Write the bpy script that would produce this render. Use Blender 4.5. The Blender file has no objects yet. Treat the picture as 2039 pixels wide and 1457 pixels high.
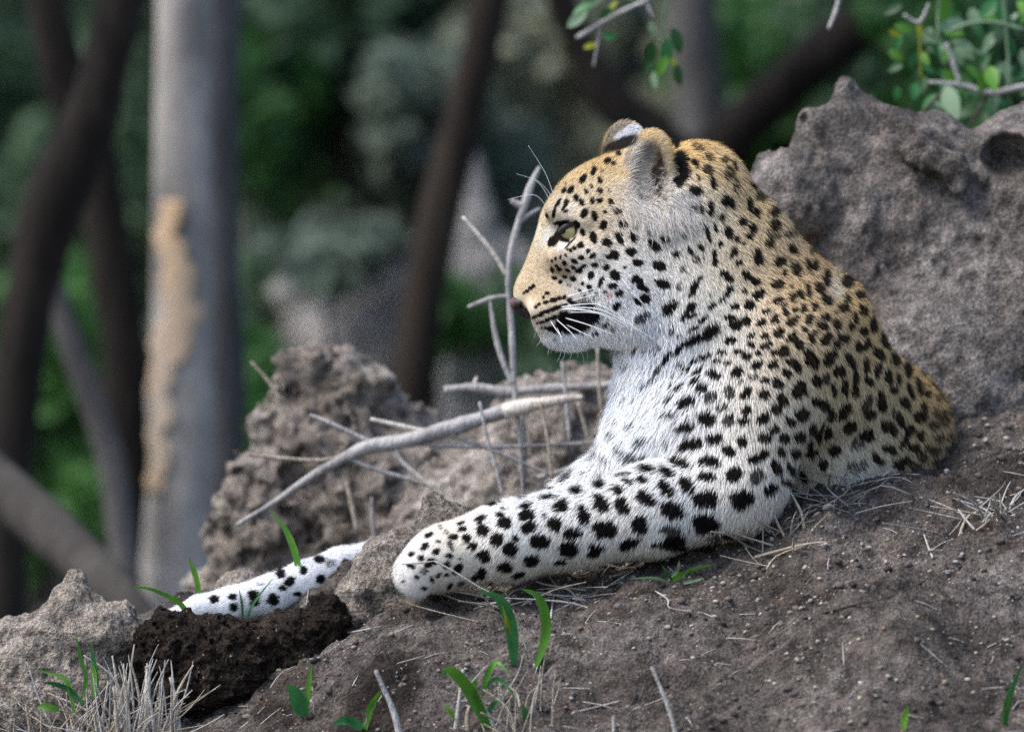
import bpy, bmesh, math, random
import numpy as np
from mathutils import Vector, Matrix
from mathutils.bvhtree import BVHTree

# ------------------------------------------------------------------ camera, sky, sun, exposure
sc = bpy.context.scene
COL = sc.collection
S = 1700.0            # pixels of the photograph per metre at the leopard
D = 9.0               # camera to leopard, metres
H = 0.95              # eye height of the camera above the far ground
CX, CY = 1019.5, 728.5

cam = bpy.data.cameras.new('camera')
camo = bpy.data.objects.new('camera', cam)
COL.objects.link(camo)
camo.location = (0, -D, H)
camo.rotation_euler = (math.radians(90), 0, 0)
cam.sensor_width = 36.0
cam.lens = 36.0 * D / (2039.0 / S)
cam.clip_start = 0.5
cam.clip_end = 2000
cam.dof.use_dof = True
cam.dof.focus_distance = D - 0.07
cam.dof.aperture_fstop = 4.4
sc.camera = camo

world = bpy.data.worlds.new('World')
sc.world = world
world.use_nodes = True
wn = world.node_tree
wn.nodes.clear()
sky = wn.nodes.new('ShaderNodeTexSky')
sky.sky_type = 'NISHITA'
sky.sun_disc = False
SUN_EL, SUN_AZ = math.radians(56), math.radians(250)   # azimuth: compass angle of the sun, clockwise from +Y
sky.sun_elevation = SUN_EL
sky.sun_rotation = SUN_AZ
sky.air_density = 1.0
sky.dust_density = 2.2
bg = wn.nodes.new('ShaderNodeBackground')
bg.inputs['Strength'].default_value = 0.13
wo = wn.nodes.new('ShaderNodeOutputWorld')
wn.links.new(sky.outputs[0], bg.inputs[0])
wn.links.new(bg.outputs[0], wo.inputs[0])

sun = bpy.data.lights.new('sun', 'SUN')
sun.energy = 1.5
sun.angle = math.radians(28)
sun.color = (1.0, 0.97, 0.93)
suno = bpy.data.objects.new('sun', sun)
COL.objects.link(suno)
sdir = Vector((math.sin(SUN_AZ) * math.cos(SUN_EL), math.cos(SUN_AZ) * math.cos(SUN_EL), math.sin(SUN_EL)))
suno.location = sdir * 30
suno.rotation_euler = sdir.to_track_quat('Z', 'Y').to_euler()

sc.view_settings.view_transform = 'Standard'
sc.view_settings.look = 'None'
sc.view_settings.gamma = 1
sc.view_settings.use_curve_mapping = False
sc.view_settings.exposure = 1.3
sc.cycles.max_bounces = 5
sc.cycles.diffuse_bounces = 3
sc.cycles.glossy_bounces = 2
sc.cycles.transmission_bounces = 2
sc.cycles.use_denoising = False

random.seed(7)
rng = np.random.default_rng(7)

# ------------------------------------------------------------------ helpers
def P(px, py, d=0.0):
    """photo pixel seen at depth d (metres behind the leopard) -> world point"""
    k = (D + d) / D / S
    return Vector(((px - CX) * k, d, H - (py - CY) * k))

def pix(W):
    """world points (n,3) -> photo pixels"""
    k = D / (D + W[:, 1]) * S
    return np.stack([W[:, 0] * k + CX, CY - (W[:, 2] - H) * k], 1)

def L(r, g, b):
    f = lambda c: (c / 255 / 12.92) if c < 10 else ((c / 255 + 0.055) / 1.055) ** 2.4
    return (f(r), f(g), f(b))

def tag(o, label=None, cat=None, group=None, kind=None):
    if label: o['label'] = label
    if cat: o['category'] = cat
    if group: o['group'] = group
    if kind: o['kind'] = kind
    return o

def empty(name, loc):
    o = bpy.data.objects.new(name, None)
    o.empty_display_size = 0.02
    COL.objects.link(o)
    o.location = loc
    return o

def link(name, me, mat=None, parent=None):
    o = bpy.data.objects.new(name, me)
    COL.objects.link(o)
    if mat is not None and not me.materials:
        me.materials.append(mat)
    if parent is not None:
        o.parent = parent
        bpy.context.view_layer.update() if False else None
        o.matrix_parent_inverse = Matrix.Translation(-Vector(parent.location)) if parent.parent is None else Matrix.Translation(-Vector(parent.location))
    return o

def mesh_np(name, V, F, smooth=True):
    """V (n,3), F (m,3) or (m,4) int"""
    me = bpy.data.meshes.new(name)
    V = np.asarray(V, np.float32); F = np.asarray(F, np.int32)
    m, k = F.shape
    me.vertices.add(len(V)); me.vertices.foreach_set('co', V.ravel())
    me.loops.add(m * k); me.loops.foreach_set('vertex_index', F.ravel())
    me.polygons.add(m); me.polygons.foreach_set('loop_start', np.arange(0, m * k, k, dtype=np.int32))
    if not smooth:
        me.polygons.foreach_set('use_smooth', np.zeros(m, bool))
    me.update(calc_edges=True)
    return me

def set_col(me, C, name='Col'):
    a = me.color_attributes.new(name, 'FLOAT_COLOR', 'POINT')
    C4 = np.ones((len(C), 4), np.float32); C4[:, :3] = C
    a.data.foreach_set('color', C4.ravel())

_T = np.random.default_rng(3).random((64, 64, 64)).astype(np.float32)
def vnoise(Q, f, seed=0):
    Q = np.asarray(Q, np.float32) * f + seed * 17.31
    i = np.floor(Q).astype(np.int32); t = Q - i; t = t * t * (3 - 2 * t)
    i &= 63; j = (i + 1) & 63
    x0, y0, z0 = i[:, 0], i[:, 1], i[:, 2]; x1, y1, z1 = j[:, 0], j[:, 1], j[:, 2]
    a, b, c = t[:, 0], t[:, 1], t[:, 2]
    l = lambda p, q, w: p + (q - p) * w
    return l(l(l(_T[x0, y0, z0], _T[x1, y0, z0], a), l(_T[x0, y1, z0], _T[x1, y1, z0], a), b),
             l(l(_T[x0, y0, z1], _T[x1, y0, z1], a), l(_T[x0, y1, z1], _T[x1, y1, z1], a), b), c) * 2 - 1

def fbm(Q, f, octs=4, seed=0, gain=0.5):
    r = 0; a = 1.0
    for o in range(octs):
        r = r + a * vnoise(Q, f * 2.03 ** o, seed + o * 3); a *= gain
    return r

# --- signed distance modelling; photo-pixel units (u right, d away, v up) about the picture centre
class Field:
    def __init__(s, gx, gy, gz):
        s.gx, s.gy, s.gz = [np.asarray(g, np.float32) for g in (gx, gy, gz)]
        s.V = np.full((len(gx), len(gy), len(gz)), 1e3, np.float32)
    def _box(s, lo, hi):
        r = []
        for g, a, b in ((s.gx, lo[0], hi[0]), (s.gy, lo[1], hi[1]), (s.gz, lo[2], hi[2])):
            i = max(0, np.searchsorted(g, a) - 1); j = min(len(g), np.searchsorted(g, b) + 1)
            r.append(slice(i, max(j, i + 1)))
        return tuple(r)
    def _mix(s, b, dist, k, sub):
        A = s.V[b]
        if sub:
            B = -dist
            h = np.clip(0.5 - 0.5 * (A - B) / k, 0, 1)
            s.V[b] = A + (B - A) * h + k * h * (1 - h)
        else:
            h = np.clip(0.5 + 0.5 * (dist - A) / k, 0, 1)
            s.V[b] = dist + (A - dist) * h - k * h * (1 - h)
    def cone(s, a, ra, b, rb, k=20, sub=False):
        a = np.array([a[0] - CX, a[2], CY - a[1]], np.float32); b = np.array([b[0] - CX, b[2], CY - b[1]], np.float32)
        m = max(ra, rb) + k + 30
        B = s._box(np.minimum(a, b) - m, np.maximum(a, b) + m)
        X = s.gx[B[0]][:, None, None]; Y = s.gy[B[1]][None, :, None]; Z = s.gz[B[2]][None, None, :]
        ba = b - a; n = float((ba * ba).sum()) + 1e-6
        t = np.clip(((X - a[0]) * ba[0] + (Y - a[1]) * ba[1] + (Z - a[2]) * ba[2]) / n, 0, 1)
        dist = np.sqrt((X - a[0] - t * ba[0]) ** 2 + (Y - a[1] - t * ba[1]) ** 2 + (Z - a[2] - t * ba[2]) ** 2) - (ra + (rb - ra) * t)
        s._mix(B, dist, k, sub)
    def ell(s, c, r, rot=0.0, k=20, sub=False, yaw=0.0):
        """rot: degrees, clockwise in the picture; yaw: about the vertical"""
        c = np.array([c[0] - CX, c[2], CY - c[1]], np.float32)
        m = max(r) + k + 30
        B = s._box(c - m, c + m)
        X = s.gx[B[0]][:, None, None] - c[0]; Y = s.gy[B[1]][None, :, None] - c[1]; Z = s.gz[B[2]][None, None, :] - c[2]
        a = math.radians(rot); ca, sa = math.cos(a), math.sin(a)
        xr = X * ca - Z * sa; zr = X * sa + Z * ca
        if yaw:
            b = math.radians(yaw); cb, sb = math.cos(b), math.sin(b)
            xr, Y = xr * cb + Y * sb, -xr * sb + Y * cb
        k0 = np.sqrt((xr / r[0]) ** 2 + (Y / r[2]) ** 2 + (zr / r[1]) ** 2) + 1e-6
        k1 = np.sqrt((xr / r[0] ** 2) ** 2 + (Y / r[2] ** 2) ** 2 + (zr / r[1] ** 2) ** 2) + 1e-9
        s._mix(B, k0 * (k0 - 1) / k1, k, sub)
    def roughen(s, fn, band):
        I = np.nonzero(np.abs(s.V) < band)
        Q = np.stack([s.gx[I[0]], s.gy[I[1]], s.gz[I[2]]], 1)
        s.V[I] += fn(Q)
    def mesh(s):
        V = s.V; ins = V < 0
        c = np.zeros(tuple(n - 1 for n in V.shape), np.int8)
        for i in (0, 1):
            for j in (0, 1):
                for k in (0, 1):
                    c += ins[i:V.shape[0] - 1 + i, j:V.shape[1] - 1 + j, k:V.shape[2] - 1 + k]
        I = np.nonzero((c > 0) & (c < 8))
        n = len(I[0])
        ids = np.full(c.shape, -1, np.int32); ids[I] = np.arange(n)
        cor = [(i, j, k) for i in (0, 1) for j in (0, 1) for k in (0, 1)]
        val = {q: V[I[0] + q[0], I[1] + q[1], I[2] + q[2]] for q in cor}
        acc = np.zeros((n, 3), np.float32); cnt = np.zeros(n, np.float32)
        for q in cor:
            for ax in range(3):
                if q[ax] == 0:
                    r = list(q); r[ax] = 1; r = tuple(r)
                    va, vb = val[q], val[r]
                    m = (va < 0) != (vb < 0)
                    t = np.where(m, va / np.where(m, va - vb, 1), 0)
                    for a2 in range(3):
                        acc[:, a2] += np.where(m, t if a2 == ax else q[a2], 0)
                    cnt += m
        acc /= cnt[:, None]
        out = np.empty((n, 3), np.float32)
        for a2, g in enumerate((s.gx, s.gy, s.gz)):
            out[:, a2] = g[I[a2]] + acc[:, a2] * (g[I[a2] + 1] - g[I[a2]])
        quads = []
        def emit(M, ax, flip_idx):
            i, j, k = M
            o1, o2 = [(1, 2), (2, 0), (0, 1)][ax]
            idx = [i, j, k]
            def cell(a, b):
                t = [x.copy() for x in idx]; t[o1] = t[o1] - 1 + a; t[o2] = t[o2] - 1 + b
                return ids[t[0], t[1], t[2]]
            q = np.stack([cell(0, 0), cell(1, 0), cell(1, 1), cell(0, 1)], 1)
            q[~flip_idx] = q[~flip_idx][:, ::-1]
            quads.append(q[(q >= 0).all(1)])
        for ax in range(3):
            sl0 = [slice(None)] * 3; sl1 = [slice(None)] * 3
            sl0[ax] = slice(0, -1); sl1[ax] = slice(1, None)
            ch = ins[tuple(sl0)] != ins[tuple(sl1)]
            for o in range(3):
                if o != ax:
                    e = [slice(None)] * 3; e[o] = slice(0, 1); ch[tuple(e)] = False
                    e[o] = slice(V.shape[o] - 1, None); ch[tuple(e)] = False
            M = np.nonzero(ch)
            emit(M, ax, ins[M])
        return out, np.concatenate(quads)

def px2w(U):
    """(u,d,v) pixel-space points -> world"""
    k = 1 + U[:, 1] / (D * S)
    return np.stack([U[:, 0] * k / S, U[:, 1] / S, H + U[:, 2] * k / S], 1)

def vnormals(V, F):
    a = V[F[:, 2]] - V[F[:, 0]]; b = V[F[:, 3 if F.shape[1] == 4 else 1]] - V[F[:, 1 if F.shape[1] == 4 else 0]]
    fn = np.cross(a, b) if F.shape[1] == 4 else np.cross(V[F[:, 1]] - V[F[:, 0]], V[F[:, 2]] - V[F[:, 0]])
    N = np.zeros_like(V)
    for c in range(F.shape[1]):
        np.add.at(N, F[:, c], fn)
    return N / (np.linalg.norm(N, axis=1, keepdims=True) + 1e-12)

def tube(pts, rad, sides=8, rough=0.0, seed=0, cap=True, per=1):
    """tapered, bent round stem along pts (world Vectors); returns V,F(quads)"""
    pts = np.array([tuple(p) for p in pts], float); rad = np.broadcast_to(np.asarray(rad, float), (len(pts),)).copy()
    if per > 1:
        t = np.linspace(0, len(pts) - 1, (len(pts) - 1) * per + 1)
        i = np.minimum(t.astype(int), len(pts) - 2); f = (t - i)[:, None]
        p0 = pts[np.maximum(i - 1, 0)]; p1 = pts[i]; p2 = pts[i + 1]; p3 = pts[np.minimum(i + 2, len(pts) - 1)]
        new = 0.5 * ((2 * p1) + (-p0 + p2) * f + (2 * p0 - 5 * p1 + 4 * p2 - p3) * f ** 2 + (-p0 + 3 * p1 - 3 * p2 + p3) * f ** 3)
        rad = np.interp(t, np.arange(len(rad)), rad); pts = new
    n = len(pts)
    T = np.gradient(pts, axis=0); T /= np.linalg.norm(T, axis=1, keepdims=True) + 1e-9
    up = np.array([0, 1.0, 0]) if abs(T[0, 1]) < 0.9 else np.array([1.0, 0, 0])
    A = np.cross(T, up); A /= np.linalg.norm(A, axis=1, keepdims=True) + 1e-9
    B = np.cross(T, A)
    th = np.arange(sides) / sides * 2 * math.pi
    ring = A[:, None, :] * np.cos(th)[None, :, None] + B[:, None, :] * np.sin(th)[None, :, None]
    R = np.repeat(rad[:, None], sides, 1)
    V0 = pts[:, None, :] + ring * R[..., None]
    if rough:
        q = V0.reshape(-1, 3)
        nz = fbm(q, 0.35 / max(rad.max(), 1e-4), 3, seed).reshape(n, sides)
        V0 = pts[:, None, :] + ring * (R * (1 + rough * nz))[..., None]
    V = V0.reshape(-1, 3)
    F = []
    for i in range(n - 1):
        for j in range(sides):
            F.append((i * sides + j, i * sides + (j + 1) % sides, (i + 1) * sides + (j + 1) % sides, (i + 1) * sides + j))
    if cap:
        V = np.vstack([V, pts[:1] - T[:1] * rad[0] * 0.3, pts[-1:] + T[-1:] * rad[-1] * 0.3])
        a, b = len(V) - 2, len(V) - 1
        for j in range(0, sides):
            F.append((a, a, (j + 1) % sides, j)); F.append((b, b, (n - 1) * sides + j, (n - 1) * sides + (j + 1) % sides))
    return V, F

def tube_mesh(name, *a, **k):
    V, F = tube(*a, **k)
    me = bpy.data.meshes.new(name)
    me.from_pydata([tuple(v) for v in V], [], [tuple(dict.fromkeys(f)) for f in F])
    me.polygons.foreach_set('use_smooth', [True] * len(me.polygons))
    me.update()
    return me

# ------------------------------------------------------------------ materials
def mat_base(name, rough=0.9, spec=0.2):
    m = bpy.data.materials.new(name); m.use_nodes = True
    nt = m.node_tree; b = nt.nodes['Principled BSDF']
    b.inputs['Roughness'].default_value = rough
    b.inputs['Specular IOR Level'].default_value = spec
    return m, nt, b

def ramp(nt, stops):
    r = nt.nodes.new('ShaderNodeValToRGB')
    e = r.color_ramp.elements
    while len(e) < len(stops): e.new(0.5)
    for x, (p, c) in zip(e, stops):
        x.position = p; x.color = (*c, 1)
    return r

def noise_node(nt, scale, detail=4, rough=0.6, coord='Object', vec=None):
    n = nt.nodes.new('ShaderNodeTexNoise')
    n.inputs['Scale'].default_value = scale; n.inputs['Detail'].default_value = detail; n.inputs['Roughness'].default_value = rough
    if vec is None:
        tc = nt.nodes.new('ShaderNodeTexCoord'); vec = tc.outputs[coord]
    nt.links.new(vec, n.inputs['Vector'])
    return n

def mixc(nt, fac, a, b, mode='MIX'):
    m = nt.nodes.new('ShaderNodeMix'); m.data_type = 'RGBA'; m.blend_type = mode
    if isinstance(fac, float): m.inputs['Factor'].default_value = fac
    else: nt.links.new(fac, m.inputs['Factor'])
    for s_, v in (('A', a), ('B', b)):
        i = [x for x in m.inputs if x.name == s_ and x.type == 'RGBA'][0]
        if isinstance(v, tuple): i.default_value = (*v, 1)
        else: nt.links.new(v, i)
    return [x for x in m.outputs if x.type == 'RGBA'][0]

def earth_mat(name, dark, mid, pale, grain=1.0, bump=1.0, moist=False):
    """crumbly soil: broad tone patches, fine granules, scattered pale and rusty grit"""
    m, nt, b = mat_base(name, 0.95, 0.1)
    big = noise_node(nt, 5.5, 6, 0.62)
    r = ramp(nt, [(0.34, dark), (0.50, mid), (0.68, pale)])
    nt.links.new(big.outputs['Fac'], r.inputs['Fac'])
    med = noise_node(nt, 46, 5, 0.65)
    r2 = ramp(nt, [(0.34, (0.42, 0.41, 0.40)), (0.5, (1, 1, 1)), (0.68, (1.65, 1.62, 1.58))])
    nt.links.new(med.outputs['Fac'], r2.inputs['Fac'])
    c = mixc(nt, 1.0, r.outputs['Color'], r2.outputs['Color'], 'MULTIPLY')
    fine = noise_node(nt, 260, 3, 0.6)
    r3 = ramp(nt, [(0.34, (0.40, 0.40, 0.40)), (0.5, (1, 1, 1)), (0.68, (1.8, 1.75, 1.7))])
    nt.links.new(fine.outputs['Fac'], r3.inputs['Fac'])
    c = mixc(nt, 0.8 * grain, c, r3.outputs['Color'], 'MULTIPLY') if grain < 1.2 else mixc(nt, 1.0, c, r3.outputs['Color'], 'MULTIPLY')
    if moist:
        at = nt.nodes.new('ShaderNodeVertexColor'); at.layer_name = 'Moist'
        wet = mixc(nt, 1.0, c, (0.36, 0.33, 0.31), 'MULTIPLY')
        c = mixc(nt, at.outputs['Color'], c, wet)
    v = nt.nodes.new('ShaderNodeTexVoronoi'); v.inputs['Scale'].default_value = 190
    tc = nt.nodes.new('ShaderNodeTexCoord'); nt.links.new(tc.outputs['Object'], v.inputs['Vector'])
    rv = ramp(nt, [(0.16, (1, 1, 1)), (0.24, (0, 0, 0))]); nt.links.new(v.outputs['Distance'], rv.inputs['Fac'])
    sep = nt.nodes.new('ShaderNodeSeparateColor'); nt.links.new(v.outputs['Color'], sep.inputs[0])
    rs = ramp(nt, [(0.90, (0, 0, 0)), (0.93, (1, 1, 1))]); nt.links.new(sep.outputs[0], rs.inputs['Fac'])
    mm = nt.nodes.new('ShaderNodeMath'); mm.operation = 'MULTIPLY'
    nt.links.new(rv.outputs['Color'], mm.inputs[0]); nt.links.new(rs.outputs['Color'], mm.inputs[1])
    rc = ramp(nt, [(0.2, (0.38, 0.34, 0.28)), (0.6, (0.46, 0.43, 0.38)), (0.9, (0.30, 0.17, 0.10))])
    nt.links.new(sep.outputs[1], rc.inputs['Fac'])
    c = mixc(nt, mm.outputs[0], c, rc.outputs['Color'])
    nt.links.new(c, b.inputs['Base Color'])
    add = nt.nodes.new('ShaderNodeMath'); add.operation = 'ADD'
    nt.links.new(fine.outputs['Fac'], add.inputs[0]); nt.links.new(med.outputs['Fac'], add.inputs[1])
    bp = nt.nodes.new('ShaderNodeBump'); bp.inputs['Strength'].default_value = 1.0 * bump; bp.inputs['Distance'].default_value = 0.010
    nt.links.new(add.outputs[0], bp.inputs['Height']); nt.links.new(bp.outputs[0], b.inputs['Normal'])
    return m

def bark_mat(name, dark, pale, scale=14, stretch=0.25):
    m, nt, b = mat_base(name, 0.9, 0.15)
    tc = nt.nodes.new('ShaderNodeTexCoord'); mp = nt.nodes.new('ShaderNodeMapping')
    mp.inputs['Scale'].default_value = (1, 1, stretch)
    nt.links.new(tc.outputs['Object'], mp.inputs['Vector'])
    n = noise_node(nt, scale, 6, 0.65, vec=mp.outputs[0])
    r = ramp(nt, [(0.32, dark), (0.68, pale)]); nt.links.new(n.outputs['Fac'], r.inputs['Fac'])
    nt.links.new(r.outputs['Color'], b.inputs['Base Color'])
    n2 = noise_node(nt, scale * 4, 4, 0.6, vec=mp.outputs[0])
    bp = nt.nodes.new('ShaderNodeBump'); bp.inputs['Strength'].default_value = 0.7; bp.inputs['Distance'].default_value = 0.01
    nt.links.new(n2.outputs['Fac'], bp.inputs['Height']); nt.links.new(bp.outputs[0], b.inputs['Normal'])
    return m

def leaf_mat(name, a, b_, rough=0.55, trans=0.25, scale=6.0, stripe=False):
    m, nt, b = mat_base(name, rough, 0.3)
    n = noise_node(nt, scale, 3, 0.6)
    r = ramp(nt, [(0.3, a), (0.7, b_)]); nt.links.new(n.outputs['Fac'], r.inputs['Fac'])
    oi = nt.nodes.new('ShaderNodeObjectInfo')
    rr = ramp(nt, [(0.0, (0.7, 0.75, 0.7)), (1.0, (1.3, 1.25, 1.2))]); nt.links.new(oi.outputs['Random'], rr.inputs['Fac'])
    c = mixc(nt, 1.0, r.outputs['Color'], rr.outputs['Color'], 'MULTIPLY')
    nt.links.new(c, b.inputs['Base Color'])
    tr = nt.nodes.new('ShaderNodeBsdfTranslucent'); nt.links.new(c, tr.inputs['Color'])
    ms = nt.nodes.new('ShaderNodeMixShader'); ms.inputs[0].default_value = trans
    out = nt.nodes['Material Output']
    nt.links.new(b.outputs[0], ms.inputs[1]); nt.links.new(tr.outputs[0], ms.inputs[2]); nt.links.new(ms.outputs[0], out.inputs['Surface'])
    return m

# ------------------------------------------------------------------ the ground
_cx = np.array([-700, -300, 0, 324, 690, 800, 1000, 1250, 1500, 1620, 1780, 1900, 2039, 2400, 3000])
_cy = np.array([1540, 1475, 1432, 1385, 1258, 1182, 1139, 1095, 1046, 985, 955, 952, 930, 905, 890])
_CZ = H - (_cy - CY) / S
_CXw = (_cx - CX) / S
_bx = (np.array([-400, 0, 350, 600, 700, 800, 950]) - CX) / S
_bz = np.array([40, 70, 150, 135, 110, 45, 0]) / S

def sstep(a, b, x):
    t = np.clip((x - a) / (b - a), 0, 1)
    return t * t * (3 - 2 * t)

def ground_z(x, y, detail=True):
    x = np.asarray(x, float); y = np.asarray(y, float)
    c = np.interp(x, _CXw, _CZ)
    c = (c + np.interp(x - 0.02, _CXw, _CZ) + np.interp(x + 0.02, _CXw, _CZ)) / 3
    yn = np.minimum(y, 0)
    z = c + 0.40 * yn - 0.16 * yn ** 2 * (yn > -1.2) - (yn <= -1.2) * 0.0
    z = np.where(yn <= -1.2, c - 0.48 - 0.23 + 0.10 * (yn + 1.2), z)
    z = z + np.interp(x, _bx, _bz, right=0) * sstep(-0.02, 0.09, y) * (1 - sstep(0.35, 0.7, y))
    right = sstep(0.25, 0.6, x)
    z = z + right * 0.20 * sstep(0.10, 0.62, y)
    back = sstep(0.45, 2.4, y)
    z = z * (1 - back) + 0.05 * back * right
    far = sstep(0.9, 2.6, np.abs(x))
    z = z * (1 - far)
    z = np.maximum(z, -0.02)
    if detail:
        near = (1 - sstep(1.5, 4.0, np.hypot(x, y)))
        Q = np.stack([x.ravel(), y.ravel(), np.zeros(x.size)], 1)
        n = 0.025 * fbm(Q, 6.5, 3, 1) + 0.010 * np.abs(fbm(Q, 24, 3, 5)) * 1.2 + 0.0035 * fbm(Q, 90, 2, 9)
        rid = 1 - np.abs(fbm(np.stack([x.ravel() + 0.7 * y.ravel(), y.ravel() * 2.6 - x.ravel() * 0.8, np.zeros(x.size)], 1), 9, 3, 14))
        n = n + 0.017 * (rid - 0.6)
        z = z + n.reshape(x.shape) * near
        Q2 = Q * 0.2
        z = z + (0.10 * fbm(Q2, 1.0, 3, 21)).reshape(x.shape) * sstep(2.5, 8, np.hypot(x, y))
    return z

def gz(x, y):
    return float(ground_z(np.array([x]), np.array([y]))[0])

def on_ground(px, d, lift=0.0):
    """world point on the ground in the picture column px at depth d"""
    x = (px - CX) * (D + d) / D / S
    return Vector((x, d, gz(x, d) + lift))

def grow(a, b, step, far, k=1.22):
    mid = list(np.arange(a, b + step / 2, step))
    r = []; s = step; v = b
    while v < far:
        s *= k; v += s; r.append(v)
    l = []; s = step; v = a
    while v > -far:
        s *= k; v -= s; l.append(v)
    return np.array(l[::-1] + mid + r)

xs = grow(-0.72, 0.74, 0.0042, 400); ys = grow(-0.95, 0.55, 0.0046, 400)
GX, GY = np.meshgrid(xs, ys, indexing='ij')
GZ = ground_z(GX, GY)
V = np.stack([GX.ravel(), GY.ravel(), GZ.ravel()], 1)
ii = np.arange(len(xs) - 1)[:, None] * len(ys) + np.arange(len(ys) - 1)[None, :]
ii = ii.ravel()
F = np.stack([ii, ii + len(ys), ii + len(ys) + 1, ii + 1], 1)
M_soil = earth_mat('grey_brown_soil', (0.046, 0.038, 0.033), (0.096, 0.082, 0.073), (0.168, 0.149, 0.135), moist=True)
M_pale = earth_mat('pale_termite_earth', (0.070, 0.060, 0.053), (0.133, 0.118, 0.108), (0.225, 0.205, 0.19))
M_tan = earth_mat('tan_crust_earth', (0.105, 0.087, 0.072), (0.22, 0.19, 0.164), (0.34, 0.305, 0.27))
M_clod = earth_mat('pale_clod_earth', (0.13, 0.11, 0.09), (0.235, 0.205, 0.175), (0.34, 0.305, 0.265))
M_wet = earth_mat('dark_moist_soil', (0.012, 0.0085, 0.0065), (0.026, 0.019, 0.0145), (0.048, 0.036, 0.028), bump=1.3)
gme = mesh_np('ground', V, F)
# damp, freshly turned earth at the foot of the soil heap
dx0 = (np.array([820, 640, 760, 560, 930]) - CX) / S; dy0 = np.array([-.42, -.36, -.25, -.14, -.50]); dr0 = np.array([.075, .07, .06, .06, .05])
mo = np.zeros(len(V))
for a_, b_, c_ in zip(dx0, dy0, dr0):
    mo = np.maximum(mo, np.exp(-(((V[:, 0] - a_) / c_) ** 2 + ((V[:, 1] - b_) / (c_ * 1.5)) ** 2)))
mo = np.clip((mo + 0.25 * fbm(V, 22, 3, 31) - 0.35) / 0.35, 0, 1)
set_col(gme, np.stack([mo] * 3, 1), 'Moist')
g = link('ground', gme, M_soil)
tag(g, 'grey brown bare earth slope scattered with grit and straw', kind='structure')

# ------------------------------------------------------------------ earth lumps and termite mounds
def lump(name, label, cat, mat, prims, step, amp, f, group=None, d0=0.0, carve=(), octs=4, ridge=False, seed=1, kind=None):
    """prims: ('e',(px,py,d),(rx,ry,rd),rot,k) or ('c',a,ra,b,rb,k); pixel units (d in pixels at the leopard)"""
    pts = []
    for p in prims:
        if p[0] == 'e': pts += [(np.array(p[1]), max(p[2]))]
        else: pts += [(np.array(p[1]), p[2]), (np.array(p[3]), p[4])]
    lo = np.min([q - r for q, r in pts], 0) - 3 * amp - step * 3; hi = np.max([q + r for q, r in pts], 0) + 3 * amp + step * 3
    fld = Field(np.arange(lo[0] - CX, hi[0] - CX, step), np.arange(lo[2], hi[2], step), np.arange(CY - hi[1], CY - lo[1], step))
    for p in prims:
        if p[0] == 'e': fld.ell(p[1], p[2], p[3] if len(p) > 3 else 0, p[4] if len(p) > 4 else 25)
        else: fld.cone(p[1], p[2], p[3], p[4], p[5] if len(p) > 5 else 25)
    if ridge:
        fld.roughen(lambda Q: amp * (fbm(Q, f, octs, seed) + 0.8 * (np.abs(fbm(Q, f * 1.7, 2, seed + 40)) - 0.35)), amp * 4)
    else:
        fld.roughen(lambda Q: amp * (fbm(Q, f, octs, seed, 0.45) + 0.35 * fbm(Q * np.array([1, 1, .45], np.float32), f * 5, 2, seed + 9)), amp * 4)
    for p in carve:
        fld.ell(p[1], p[2], p[3] if len(p) > 3 else 0, p[4] if len(p) > 4 else 8, sub=True)
    U, F = fld.mesh()
    W = px2w(U)
    o = link(name, mesh_np(name, W, F), mat)
    tag(o, label, cat, group, kind)
    return o

# the tall mound behind the leopard's back: d is about 0.4-0.5 m
lump('termite_mound', 'tall grey termite mound with pointed top and hollow behind the leopard', 'termite mound', M_pale, [
    ('e', (1700, 560, 900), (150, 330, 190), 8, 40),
    ('c', (1683, 176, 830), 20, (1684, 320, 850), 92, 26), ('c', (1625, 255, 820), 40, (1600, 400, 830), 90, 30), ('c', (1740, 250, 840), 50, (1850, 290, 850), 62, 40), ('c', (1850, 295, 850), 60, (1930, 330, 850), 60, 40),
    ('e', (1590, 400, 820), (95, 95, 130), 0, 40), ('e', (1545, 385, 800), (62, 75, 90), 0, 30),
    ('e', (1800, 420, 880), (130, 170, 150), 0, 50),
    ('e', (1900, 520, 900), (190, 240, 200), 0, 60),
    ('e', (2060, 330, 880), (125, 120, 150), 0, 40), ('e', (2080, 420, 880), (150, 160, 170), 0, 40),
    ('c', (1835, 300, 745), 34, (1885, 330, 725), 30, 10), ('c', (1885, 325, 722), 30, (1908, 372, 712), 17, 8),
    ('e', (1880, 800, 820), (330, 260, 300), 0, 80),
    ('e', (2150, 700, 860), (260, 420, 260), 0, 80),
    ('e', (1560, 900, 950), (200, 260, 200), 0, 60),
    ], 6, 11, 0.019, carve=[('e', (2008, 312, 745), (62, 48, 90), 22, 8), ('e', (1968, 250, 745), (13, 15, 30), 0, 5), ('e', (1998, 235, 745), (16, 20, 30), 0, 5),
     ('e', (1934, 300, 735), (16, 12, 22), 20, 5), ('e', (1602, 238, 790), (8, 14, 22), 0, 5), ('e', (1628, 300, 745), (13, 34, 26), 25, 8), ('e', (1858, 368, 712), (22, 28, 34), 0, 6), ('e', (1940, 382, 705), (17, 30, 34), 0, 6)], octs=5, seed=2)

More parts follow.
